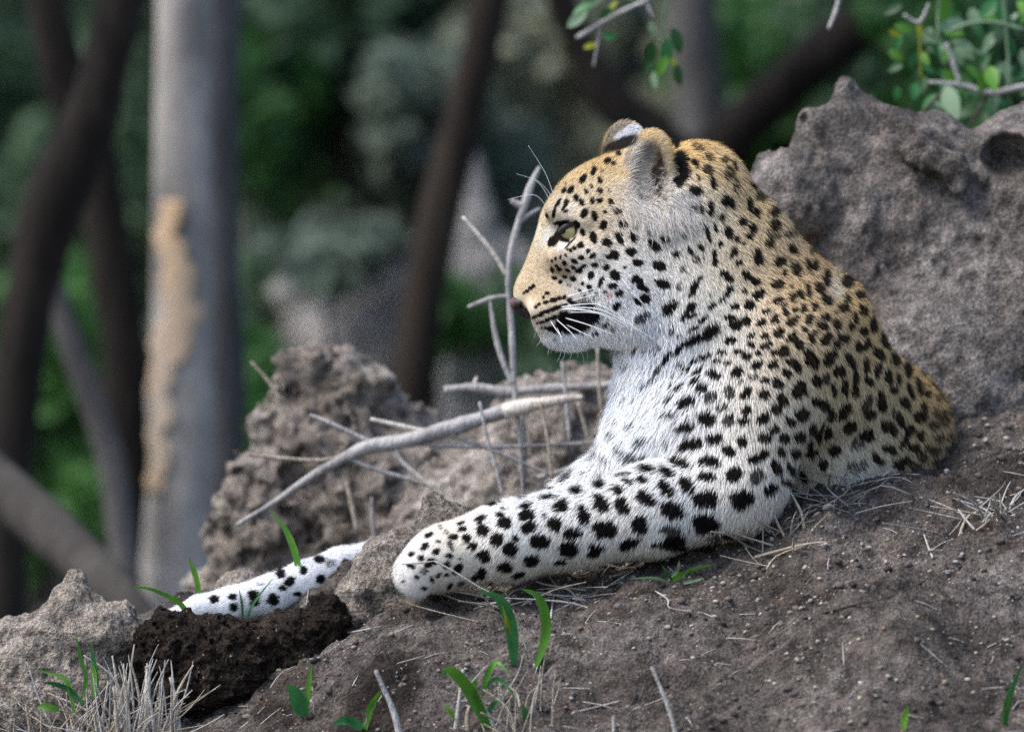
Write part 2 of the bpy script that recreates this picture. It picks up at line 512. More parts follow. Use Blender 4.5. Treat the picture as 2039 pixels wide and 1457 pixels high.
lump('termite_mound', 'crumbly brown termite mound with knobbly peak beyond the dead branch', 'termite mound', M_tan, [
    ('c', (628, 730, 1900), 42, (640, 900, 1900), 120, 30),
    ('e', (585, 745, 1880), (38, 45, 50), 0, 18), ('e', (690, 745, 1880), (40, 40, 50), 0, 18),
    ('c', (700, 800, 1900), 80, (860, 900, 1950), 70, 30),
    ('e', (640, 960, 1900), (150, 200, 170), 0, 30), ('e', (530, 1050, 1850), (90, 160, 130), 0, 25),
    ('e', (760, 1060, 1900), (210, 220, 200), 0, 30), ('e', (470, 1160, 1850), (60, 110, 100), 0, 25),
    ('e', (700, 1400, 1950), (420, 360, 300), 0, 60),
    ], 7, 27, 0.022, ridge=True, octs=5, seed=8)

lump('earth_hummock', 'low brown earth hummock half hidden behind the leopard throat', 'hummock', M_tan, [
    ('e', (1110, 850, 1500), (135, 105, 150), 0, 30), ('e', (1190, 820, 1500), (110, 85, 120), 0, 30),
    ('e', (1080, 1080, 1500), (300, 230, 250), 0, 60),
    ], 8, 20, 0.022, ridge=True, seed=12)

lump('earth_clod', 'pale pointed earth clod beside the dry grass tuft', 'clod', M_clod, [
    ('c', (150, 1160, 0), 30, (140, 1260, 0), 85, 30),
    ('e', (60, 1310, 20), (110, 90, 110), 0, 30), ('e', (205, 1260, 10), (75, 70, 90), 0, 30), ('e', (270, 1290, 10), (45, 60, 70), 0, 25),
    ('e', (110, 1400, 0), (190, 120, 120), 0, 40), ('e', (-60, 1400, 30), (130, 110, 110), 0, 40),
    ], 4.0, 9, 0.024, octs=5, seed=17)

lump('earth_ridge', 'pale crusted earth ridge rising behind the leopard forepaw', 'earth ridge', M_clod, [
    ('c', (868, 1020, 30), 36, (860, 1120, 40), 75, 20),
    ('e', (905, 1040, 40), (40, 40, 50), 0, 16), ('e', (800, 1085, 20), (42, 40, 50), 0, 14), ('e', (758, 1095, 10), (32, 30, 40), 0, 14),
    ('e', (765, 1160, 0), (68, 75, 70), 0, 25), ('e', (720, 1200, -10), (55, 60, 60), 0, 25), ('e', (830, 1230, 0), (120, 60, 80), 0, 30),
    ('e', (940, 1110, 60), (70, 80, 70), 0, 30),
    ], 4.0, 7.5, 0.032, octs=5, seed=23)

lump('earth_clod', 'small rounded brown clod lying just beyond the leopard tail', 'clod', M_clod, [
    ('e', (478, 1185, 480), (55, 52, 60), -8, 20), ('e', (520, 1190, 480), (50, 42, 50), 0, 20), ('e', (480, 1260, 480), (110, 60, 80), 0, 20),
    ], 4.5, 7, 0.03, octs=4, seed=29)

lump('soil_heap', 'dark moist crumbly soil heap in front of the leopard tail', 'soil heap', M_wet, [
    ('e', (645, 1248, -60), (48, 66, 60), 10, 18), ('e', (575, 1275, -60), (75, 58, 70), -8, 22), ('e', (500, 1300, -70), (60, 62, 70), 0, 20), ('e', (430, 1295, -70), (80, 70, 75), -6, 22),
    ('e', (345, 1300, -60), (85, 85, 70), 0, 25), ('e', (420, 1360, -80), (130, 55, 70), -12, 25), ('e', (600, 1310, -60), (70, 40, 60), -15, 20),
    ], 3.4, 11, 0.05, ridge=True, octs=4, seed=33)

M_bank = earth_mat('bleached_bank_earth', (0.17, 0.16, 0.155), (0.30, 0.287, 0.28), (0.43, 0.412, 0.40))
# low bank in the undergrowth and a pale spire, well behind
lump('earth_bank', 'pale grey bare earth bank in the undergrowth', 'bank', M_bank, [
    ('e', (690, 760, 12500), (190, 230, 400), -12, 80), ('e', (900, 760, 12600), (280, 290, 400), 0, 100), ('e', (900, 950, 12700), (650, 330, 500), 0, 100),
    ('e', (540, 1000, 12500), (300, 300, 500), 0, 80)], 22, 40, 0.009, octs=4, seed=41)
lump('termite_spire', 'narrow pale grey termite spire leaning behind the brown tree trunk', 'termite spire', M_bank, [
    ('c', (935, 320, 11500), 20, (960, 560, 11500), 60, 30), ('c', (960, 560, 11500), 60, (970, 1000, 11500), 120, 40)], 16, 12, 0.014, octs=3, seed=43)

# ------------------------------------------------------------------ background trees and thicket
M_barkdark = bark_mat('dark_brown_bark', (0.007, 0.0055, 0.0045), (0.027, 0.021, 0.017))
M_barkgrey = bark_mat('grey_bark', (0.05, 0.047, 0.046), (0.13, 0.122, 0.115))
M_barkpale = bark_mat('pale_grey_bark', (0.13, 0.12, 0.112), (0.46, 0.42, 0.375), 9, 0.45)
M_peel = bark_mat('peeled_ochre_wood', (0.40, 0.34, 0.28), (0.62, 0.40, 0.21), 9, 0.35)
M_barkslate = bark_mat('slate_grey_bark', (0.035, 0.034, 0.036), (0.10, 0.097, 0.098))
M_log = bark_mat('weathered_log_bark', (0.03, 0.027, 0.025), (0.075, 0.066, 0.058))
M_deadwood = bark_mat('dead_grey_wood', (0.22, 0.205, 0.20), (0.50, 0.48, 0.465), 40, 0.4)
M_bare = bark_mat('bare_cream_wood', (0.52, 0.46, 0.39), (0.74, 0.68, 0.60), 40, 0.4)
M_barkbrown = bark_mat('brown_bark', (0.016, 0.012, 0.009), (0.052, 0.040, 0.031))
M_leafA = leaf_mat('dull_green_leaves', (0.022, 0.055, 0.028), (0.075, 0.125, 0.065), 0.7, 0.2, 1.6)
M_leafD = leaf_mat('olive_tan_leaves', (0.12, 0.135, 0.095), (0.25, 0.26, 0.185), 0.7, 0.2, 1.4)
M_leafB = leaf_mat('bright_green_leaves', (0.016, 0.062, 0.016), (0.050, 0.145, 0.028), 0.6, 0.3, 2.0)
M_leafC = leaf_mat('grey_green_leaves', (0.070, 0.098, 0.076), (0.15, 0.185, 0.145), 0.7, 0.2, 1.4)

def leaves(n, fn, size, seed, aspect=0.5, flat=0.0):
    """n folded leaf blades at points from fn(rng,n)->(n,3); returns V,F"""
    r = np.random.default_rng(seed)
    c = fn(r, n); n = len(c)
    a = r.normal(size=(n, 3)); a[:, 2] -= 0.3; a /= np.linalg.norm(a, axis=1, keepdims=True)
    b = np.cross(a, r.normal(size=(n, 3))); b /= np.linalg.norm(b, axis=1, keepdims=True)
    nn = np.cross(a, b)
    s = (size * r.uniform(0.6, 1.35, n))[:, None]
    V = np.stack([c - a * s * 0.5, c + b * s * aspect * 0.5 + nn * s * 0.08, c + a * s * 0.5, c - b * s * aspect * 0.5 + nn * s * 0.08], 1).reshape(-1, 3)
    i = np.arange(n) * 4
    F = np.concatenate([np.stack([i, i + 1, i + 2], 1), np.stack([i, i + 2, i + 3], 1)])
    return V, F

def blob(cs, rs, shell=0.55):
    cs = np.array(cs, float); rs = np.array(rs, float)
    def fn(r, n):
        w = np.prod(rs, axis=1); w /= w.sum()
        k = r.choice(len(cs), n, p=w)
        q = r.normal(size=(n, 3)); q /= np.linalg.norm(q, axis=1, keepdims=True)
        q *= (shell + (1 - shell) * r.random((n, 1))) ** 0.8
        return cs[k] + q * rs[k] * (1 + 0.25 * r.normal(size=(n, 1)))
    return fn

def bush(name, label, px, py, d, rx, rz, n, size, mat, seed, group):
    base = P(px, py, d); base.z = 0
    e = empty(name, base)
    k = (D + d) / D / S
    r = random.Random(seed)
    cs, rs = [], []
    for i in range(9):
        cs.append(P(px + r.uniform(-rx, rx) * 0.8, py + r.uniform(-rz, rz) * 0.8, d + r.uniform(-0.5, 0.5)))
        q = r.uniform(0.3, 0.55)
        rs.append((rx * k * q, 0.5, rz * k * q))
    V, F = leaves(n, blob([tuple(c) for c in cs], rs), size, seed)
    V[:, 2] = np.maximum(V[:, 2], 0.02)
    link('foliage', mesh_np('foliage', V, F, False), mat, e)
    for i in range(5):
        c = cs[i]
        link('stem', tube_mesh('stem', [base + Vector((r.uniform(-.1, .1), 0, 0)), (base + c) / 2 + Vector((r.uniform(-.1, .1), 0, 0.05)), c], [0.02, 0.014, 0.005], 6), M_barkgrey, e)
    tag(e, label, 'bush', group)

bush('bush', 'soft blue green bush high up behind the leaning brown trunk', 780, 170, 12.5, 220, 260, 4000, 0.10, M_leafC, 18, 'undergrowth bushes')
bush('bush', 'grey green bush right in front of the leopard forehead', 1010, 380, 10, 110, 160, 2000, 0.08, M_leafC, 19, 'undergrowth bushes')
bush('bush', 'dim blue green bush between the leaning brown trunk and the bank', 860, 260, 9.5, 130, 150, 2200, 0.08, M_leafC, 20, 'undergrowth bushes')
bush('bush', 'dark green leafy bush between the pale trunk and the leaning trunk', 640, 120, 10, 330, 260, 5200, 0.10, M_leafA, 1, 'undergrowth bushes')
bush('bush', 'bright green bush patch glowing beside the pale trunk', 560, 380, 12, 200, 170, 2400, 0.09, M_leafB, 2, 'undergrowth bushes')
bush('bush', 'grey green hazy bush high behind the leopard forehead', 1120, 180, 13, 260, 340, 4200, 0.11, M_leafC, 3, 'undergrowth bushes')
bush('bush', 'dark green bush low between the leaning trunk and the dead twigs', 960, 700, 7, 120, 120, 2200, 0.07, M_leafB, 4, 'undergrowth bushes')
bush('bush', 'green bush at the foot of the crossed dark trunks', 110, 830, 9, 170, 260, 3000, 0.09, M_leafB, 5, 'undergrowth bushes')
bush('bush', 'dull green bush behind the crossed dark trunks', 130, 300, 14, 300, 330, 4200, 0.11, M_leafA, 6, 'undergrowth bushes')
bush('bush', 'green bush behind the pointed termite mound', 1640, 260, 9, 260, 240, 4200, 0.08, M_leafB, 7, 'undergrowth bushes')
bush('bush', 'dark green bush close behind the leafy shoot', 1930, 150, 7, 260, 260, 4200, 0.07, M_leafA, 8, 'undergrowth bushes')
bush('bush', 'small green bush tucked between the slate trunk and knobbly mound', 520, 800, 6, 90, 130, 1300, 0.06, M_leafB, 9, 'undergrowth bushes')
bush('bush', 'dark bush below the leopard chin beyond the branches', 1120, 660, 5.5, 120, 130, 1700, 0.06, M_leafA, 10, 'undergrowth bushes')
bush('bush', 'sparse grey green scrub above the bare bank', 790, 380, 11, 160, 180, 2000, 0.09, M_leafC, 11, 'undergrowth bushes')

bush('bush', 'dry olive tan bush seen through the dark fork', 1530, 90, 12, 170, 200, 3200, 0.10, M_leafD, 12, 'undergrowth bushes')
bush('bush', 'olive grey bush above the leopard brow', 1080, 200, 12, 190, 260, 4200, 0.10, M_leafD, 13, 'undergrowth bushes')
bush('bush', 'vivid green bush patch just beside the slate trunk', 530, 220, 9, 110, 190, 1500, 0.08, M_leafB, 14, 'undergrowth bushes')
bush('bush', 'vivid green bush just beyond the mound peak', 1780, 130, 5, 150, 140, 2600, 0.05, M_leafB, 15, 'undergrowth bushes')

bush('bush', 'low green scrub on the near edge of the bare bank', 520, 640, 7.5, 90, 120, 900, 0.06, M_leafA, 16, 'undergrowth bushes')
bush('bush', 'small grey green scrub growing on the bare bank', 660, 500, 7.2, 120, 60, 800, 0.07, M_leafC, 17, 'undergrowth bushes')

def far_wood(r, n):
    x = r.uniform(-9, 9, n); y = r.uniform(17, 30, n)
    Q = np.stack([x, y, np.zeros(n)], 1)
    top = 3.6 + 1.3 * fbm(Q, 0.5, 2, 3)
    return np.stack([x, y, top * r.random(n) ** 0.8], 1)
V, F = leaves(80000, far_wood, 0.17, 50)
w = link('far_thicket', mesh_np('far_thicket', V, F, False), M_leafA)
tag(w, 'dim green thicket closing off the background', 'thicket', kind='stuff')
V, F = leaves(40000, far_wood, 0.20, 51)
w = link('far_scrub', mesh_np('far_scrub', V, F, False), M_leafC)
tag(w, 'grey green scrub mixed through the far thicket', 'scrub', kind='stuff')

def crown(e, top, seed, n=520, mat=None, spread=1.7):
    r = random.Random(seed)
    cs = [(top.x + r.uniform(-1, 1) * spread, top.y + r.uniform(-1, 1) * spread, top.z + r.uniform(-0.4, 1.1)) for _ in range(12)]
    V, F = leaves(n, blob(cs, [(0.9, 0.9, 0.45)] * 12), 0.16, seed)
    link('crown', mesh_np('crown', V, F, False), mat or M_leafA, e)

def tree(name, label, limbs, d, mat, rough=0.12, sides=18, seed=0, crown_at=None, cmat=None):
    """limbs: list of (name, [(px,py,dd)], [r px])"""
    p0 = limbs[0][1][-1]
    base = P(p0[0], p0[1], d); base.z = 0.0
    e = empty(name, base)
    k = (D + d) / D / S
    for nm, pts, rad in limbs:
        W = [P(x, y, d + (q[0] if q else 0)) for x, y, *q in pts]
        if nm == 'trunk':
            W.append(Vector((W[-1].x, W[-1].y, -0.05))); rad = list(rad) + [rad[-1] * 1.15]
        link(nm, tube_mesh(nm, W, np.array(rad) * k, sides, rough, seed, per=6), mat, e)
    if crown_at:
        crown(e, P(crown_at[0], crown_at[1], d), seed + 100, mat=cmat)
    tag(e, label, 'tree')
    return e

t1 = tree('pale_tree', 'pale grey tree trunk with a peeled ochre strip', [
    ('trunk', [(388, -900), (374, -300), (366, 0), (362, 400), (364, 800), (352, 1080), (340, 1500)], [50, 54, 56, 60, 62, 68, 90])], 4.5, M_barkpale, 0.10, 24, 1, (380, -2600))
# the peeled strip: a thin curved shell of bare wood on the trunk, with ragged edges
kk = (D + 4.5) / D / S
VV, FF = [], []
rows = 60
for i in range(rows + 1):
    t = i / rows; py = 400 + 580 * t
    cxp = np.interp(py, [0, 400, 800, 1080], [366, 362, 364, 352])
    w0 = 0.30 + 0.20 * math.sin(t * 9) * 0.5 + 0.10 * math.sin(t * 23 + 1)
    a0 = np.interp(t, [0, .12, .3, .42, .5, .62, 1], [-.55, -.75, -.45, -.65, -1.0, -1.05, -.95]) + 0.09 * math.sin(t * 37) + 0.06 * math.sin(t * 83 + 1); wid = np.interp(t, [0, .2, .35, .48, .6, 1], [.55, .85, .95, 1.35, .8, .6]) + 0.12 * math.sin(t * 53) * (0.15 + 0.85 * min(1, t * 6) * min(1, (1 - t) * 4))
    for j in range(7):
        a = a0 + wid * j / 6
        rr = 61 * kk * 1.0 + 0.0045
        c = P(cxp, py, 4.5)
        VV.append((c.x + math.sin(a) * rr, c.y - math.cos(a) * rr, c.z))
for i in range(rows):
    for j in range(6):
        FF.append((i * 7 + j, i * 7 + j + 1, i * 7 + j + 8, i * 7 + j + 7))
me = mesh_np('peeled_strip', np.array(VV), np.array(FF)); me.materials.append(M_peel)
o = link('peeled_strip', me, None, t1)
sm = o.modifiers.new('thickness', 'SOLIDIFY'); sm.thickness = 0.008; sm.offset = -1
o['label'] = 'ochre strip of bare wood where bark has peeled'

tree('grey_tree', 'slate grey trunk added as the dark half of the pale trunk', [  # separate trunk added to give the pale trunk its darker right half
    ('trunk', [(430, -900), (432, -300), (436, 0), (434, 400), (442, 800), (438, 1080), (440, 1500)], [40, 44, 46, 44, 48, 50, 60])], 4.9, M_barkslate, 0.12, 20, 15)
tree('dark_tree', 'thick dark trunk slanting up in front of another dark trunk', [
    ('trunk', [(330, -700), (285, -200), (240, 0), (185, 220), (95, 440), (45, 700), (12, 1000), (-10, 1400)], [44, 48, 50, 56, 58, 52, 50, 60])], 4.0, M_barkdark, 0.15, 18, 2, (500, -2200))
tree('dark_tree', 'dark trunk crossing behind the slanting trunk', [
    ('trunk', [(60, -600), (80, -100), (120, 120), (190, 330), (235, 600), (255, 850), (265, 1300)], [36, 40, 44, 50, 46, 44, 52])], 5.5, M_barkdark, 0.15, 18, 3, (-300, -2200))
tree('sapling', 'thin grey brown leaning sapling between the dark trunks', [
    ('trunk', [(70, 380), (96, 520), (140, 680), (200, 850), (235, 1000), (260, 1300)], [14, 22, 26, 27, 28, 32])], 4.4, M_barkgrey, 0.12, 12, 4)
lg = link('fallen_log', tube_mesh('fallen_log', [P(-160, 830, 2.6), P(20, 985, 2.5), P(130, 1085, 2.4), P(240, 1190, 2.3), P(330, 1300, 2.25)], np.array([50, 52, 48, 44, 30]) * 11.5 / 9 / S, 16, 0.15, 5, per=5), M_log)
tag(lg, 'dark weathered log slanting down behind the pale clod', 'log')
tree('brown_tree', 'slim dark brown leaning trunk in front of the bare bank', [
    ('trunk', [(1005, -500), (985, -100), (968, 40), (925, 220), (878, 420), (842, 610), (818, 790), (800, 1150)], [36, 38, 39, 40, 42, 44, 46, 54])], 5.5, M_barkbrown, 0.12, 18, 6, (1100, -2300))
tree('forked_tree', 'dark forked tree branching behind the leopard head', [
    ('trunk', [(1392, 300), (1385, 420), (1370, 700), (1360, 1200)], [62, 70, 76, 90]),
    ('limb', [(1385, 350), (1470, 258), (1560, 175), (1660, 88), (1790, -10), (2000, -150)], [54, 46, 46, 48, 46, 40]),
    ('limb', [(1380, 345), (1300, 265), (1225, 205), (1165, 105), (1105, -40), (1060, -300)], [50, 46, 42, 32, 30, 26])], 5.0, M_barkdark, 0.14, 18, 7, (1500, -2300))
tree('grey_tree', 'soft grey upright trunk seen through the dark fork', [
    ('trunk', [(1380, -600), (1378, -100), (1385, 100), (1400, 300), (1400, 900)], [44, 46, 48, 50, 60])], 7.5, M_barkgrey, 0.12, 16, 8, (1300, -2000))

# ------------------------------------------------------------------ the leopard: body
gx = np.concatenate([np.arange(300, 760, 6.5), np.arange(760, 1000, 5), np.arange(1000, 1360, 3.2), np.arange(1360, 1960, 5.5)]) - CX
gyd = np.concatenate([np.arange(-270, -170, 6), np.arange(-170, 130, 3.6), np.arange(130, 760, 8)])
gzv = CY - np.concatenate([np.arange(215, 710, 3.2), np.arange(710, 1260, 5)])[::-1]
LF = Field(gx, gyd, gzv)
M0 = -20.0     # depth of the head's middle plane
both = (-1, 1)
# torso, running away to the right
LF.cone((1490, 690, 40), 165, (1590, 730, 130), 160, 60)
LF.cone((1590, 735, 130), 166, (1712, 868, 420), 158, 60)
LF.ell((1735, 880, 470), (166, 158, 170), 0, 60)
LF.cone((1720, 900, 330), 130, (1640, 960, 130), 90, 60)
LF.ell((1645, 640, 60), (70, 92, 70), 30, 50)                 # shoulder blade
# neck
LF.cone((1350, 448, -15), 146, (1430, 590, 15), 172, 60)
LF.cone((1430, 590, 15), 168, (1520, 690, 60), 190, 60)
LF.ell((1388, 368, -15), (80, 82, 82), 30, 40)
LF.cone((1405, 375, -15), 76, (1480, 480, 5), 80, 40)
LF.cone((1480, 480, 5), 80, (1560, 590, 40), 90, 40)
LF.cone((1330, 560, -15), 100, (1350, 720, 0), 102, 60)
# chest and shoulder
LF.cone((1345, 740, 0), 108, (1330, 850, 0), 118, 50)
LF.ell((1300, 905, -20), (100, 85, 95), -30, 50)
LF.ell((1440, 800, 10), (150, 160, 130), 0, 60)
LF.cone((1550, 700, -70), 128, (1480, 950, -115), 88, 60)
LF.cone((1400, 840, -70), 95, (1465, 970, -110), 82, 50)
# near foreleg
LF.cone((1445, 985, -125), 84, (1300, 1018, -140), 80, 40)
LF.cone((1300, 1020, -140), 82, (1010, 1078, -150), 76, 40)
LF.cone((1010, 1078, -150), 76, (900, 1104, -150), 66, 30)
LF.ell((868, 1118, -150), (72, 62, 66), -22, 25)
for k_, (x, y, d) in enumerate(((828, 1142, -190), (820, 1136, -158), (824, 1128, -124), (838, 1118, -94))):
    LF.ell((x, y + 8, d), (36, 44, 21), -15, 9)
for d_ in (-174, -141, -109):
    LF.cone((782, 1160, d_), 5, (826, 1098, d_ + 4), 3, 5, sub=True)
# far foreleg, mostly hidden behind the near one
LF.cone((1290, 930, 70), 90, (1080, 1060, 80), 64, 50)
LF.cone((1080, 1060, 80), 64, (930, 1105, 80), 55, 30)
# head
LF.ell((1268, 440, M0), (138, 140, 122), 0, 30)
LF.ell((1188, 432, M0), (106, 98, 96), -35, 40)
LF.cone((1128, 456, M0), 54, (1066, 575, M0), 38, 26)
LF.ell((1112, 585, M0), (78, 44, 62), 10, 26)
LF.ell((1058, 588, M0), (32, 26, 30), 0, 16)
for s_ in both:
    LF.ell((1108, 616, M0 + s_ * 36), (58, 40, 40), 12, 14)          # whisker pads
    LF.ell((1245, 560, M0 + s_ * 55), (104, 100, 72), 20, 40)        # cheeks
    LF.cone((1150, 660, M0 + s_ * 22), 28, (1275, 628, M0 + s_ * 62), 52, 26)
    LF.cone((1108, 420, M0 + s_ * 62), 22, (1160, 440, M0 + s_ * 84), 24, 18)   # brow ridge
    LF.cone((1120, 510, M0 + s_ * 58), 30, (1190, 500, M0 + s_ * 86), 34, 24)   # cheekbone
LF.ell((1130, 664, M0), (52, 32, 46), -8, 20)
LF.ell((1100, 645, M0), (44, 30, 50), 30, 16)                          # chin
LF.cone((1082, 650, M0 - 66), 3.5, (1185, 658, M0 - 84), 3.5, 5, sub=True)   # mouth line
LF.ell((1131, 461, M0 - 96), (25, 19, 26), -25, 10, sub=True)       # eye socket
LF.ell((1131, 461, M0 + 96), (25, 19, 26), -25, 10, sub=True)
# ears
LF.ell((1292, 336, -104), (52, 80, 26), 6, 14, yaw=-18)
LF.ell((1296, 405, -98), (56, 60, 34), 0, 26)
LF.ell((1290, 348, -132), (38, 64, 26), 6, 6, sub=True, yaw=-18)
LF.ell((1242, 298, 66), (44, 58, 20), 12, 14)
LF.ell((1262, 350, 60), (50, 50, 40), 0, 26)
# tail, curling round behind the body and forward past the far side
tail = [(1800, 1010, 560, 52), (1640, 1060, 640, 42), (1400, 1100, 520, 38), (1120, 1120, 330, 36), (900, 1120, 240, 36), (760, 1112, 200, 38),
        (680, 1130, 170, 40), (610, 1160, 130, 42), (540, 1186, 100, 40), (460, 1206, 90, 36), (400, 1214, 85, 28), (345, 1226, 80, 14)]
for a, b in zip(tail[:-1], tail[1:]):
    LF.cone(a[:3], a[3], b[:3], b[3], 10)
U, BF = LF.mesh()
BW = px2w(U)
# two passes of light smoothing
for _ in range(2):
    acc = np.zeros_like(BW); cnt = np.zeros(len(BW))
    for c in range(4):
        np.add.at(acc, BF[:, c], BW[BF[:, (c + 1) % 4]] + BW[BF[:, (c + 3) % 4]]); np.add.at(cnt, BF[:, c], 2)
    BW = BW * 0.5 + 0.5 * acc / np.maximum(cnt, 1)[:, None]
BN = vnormals(BW, BF)
bvh = BVHTree.FromPolygons([tuple(v) for v in BW], [tuple(f) for f in BF])
eye_pt = Vector((0, -D, H))
def hit(px, py):
    dr = (P(px, py, 0) - eye_pt).normalized()
    r = bvh.ray_cast(eye_pt, dr)
    return r[0], r[1]

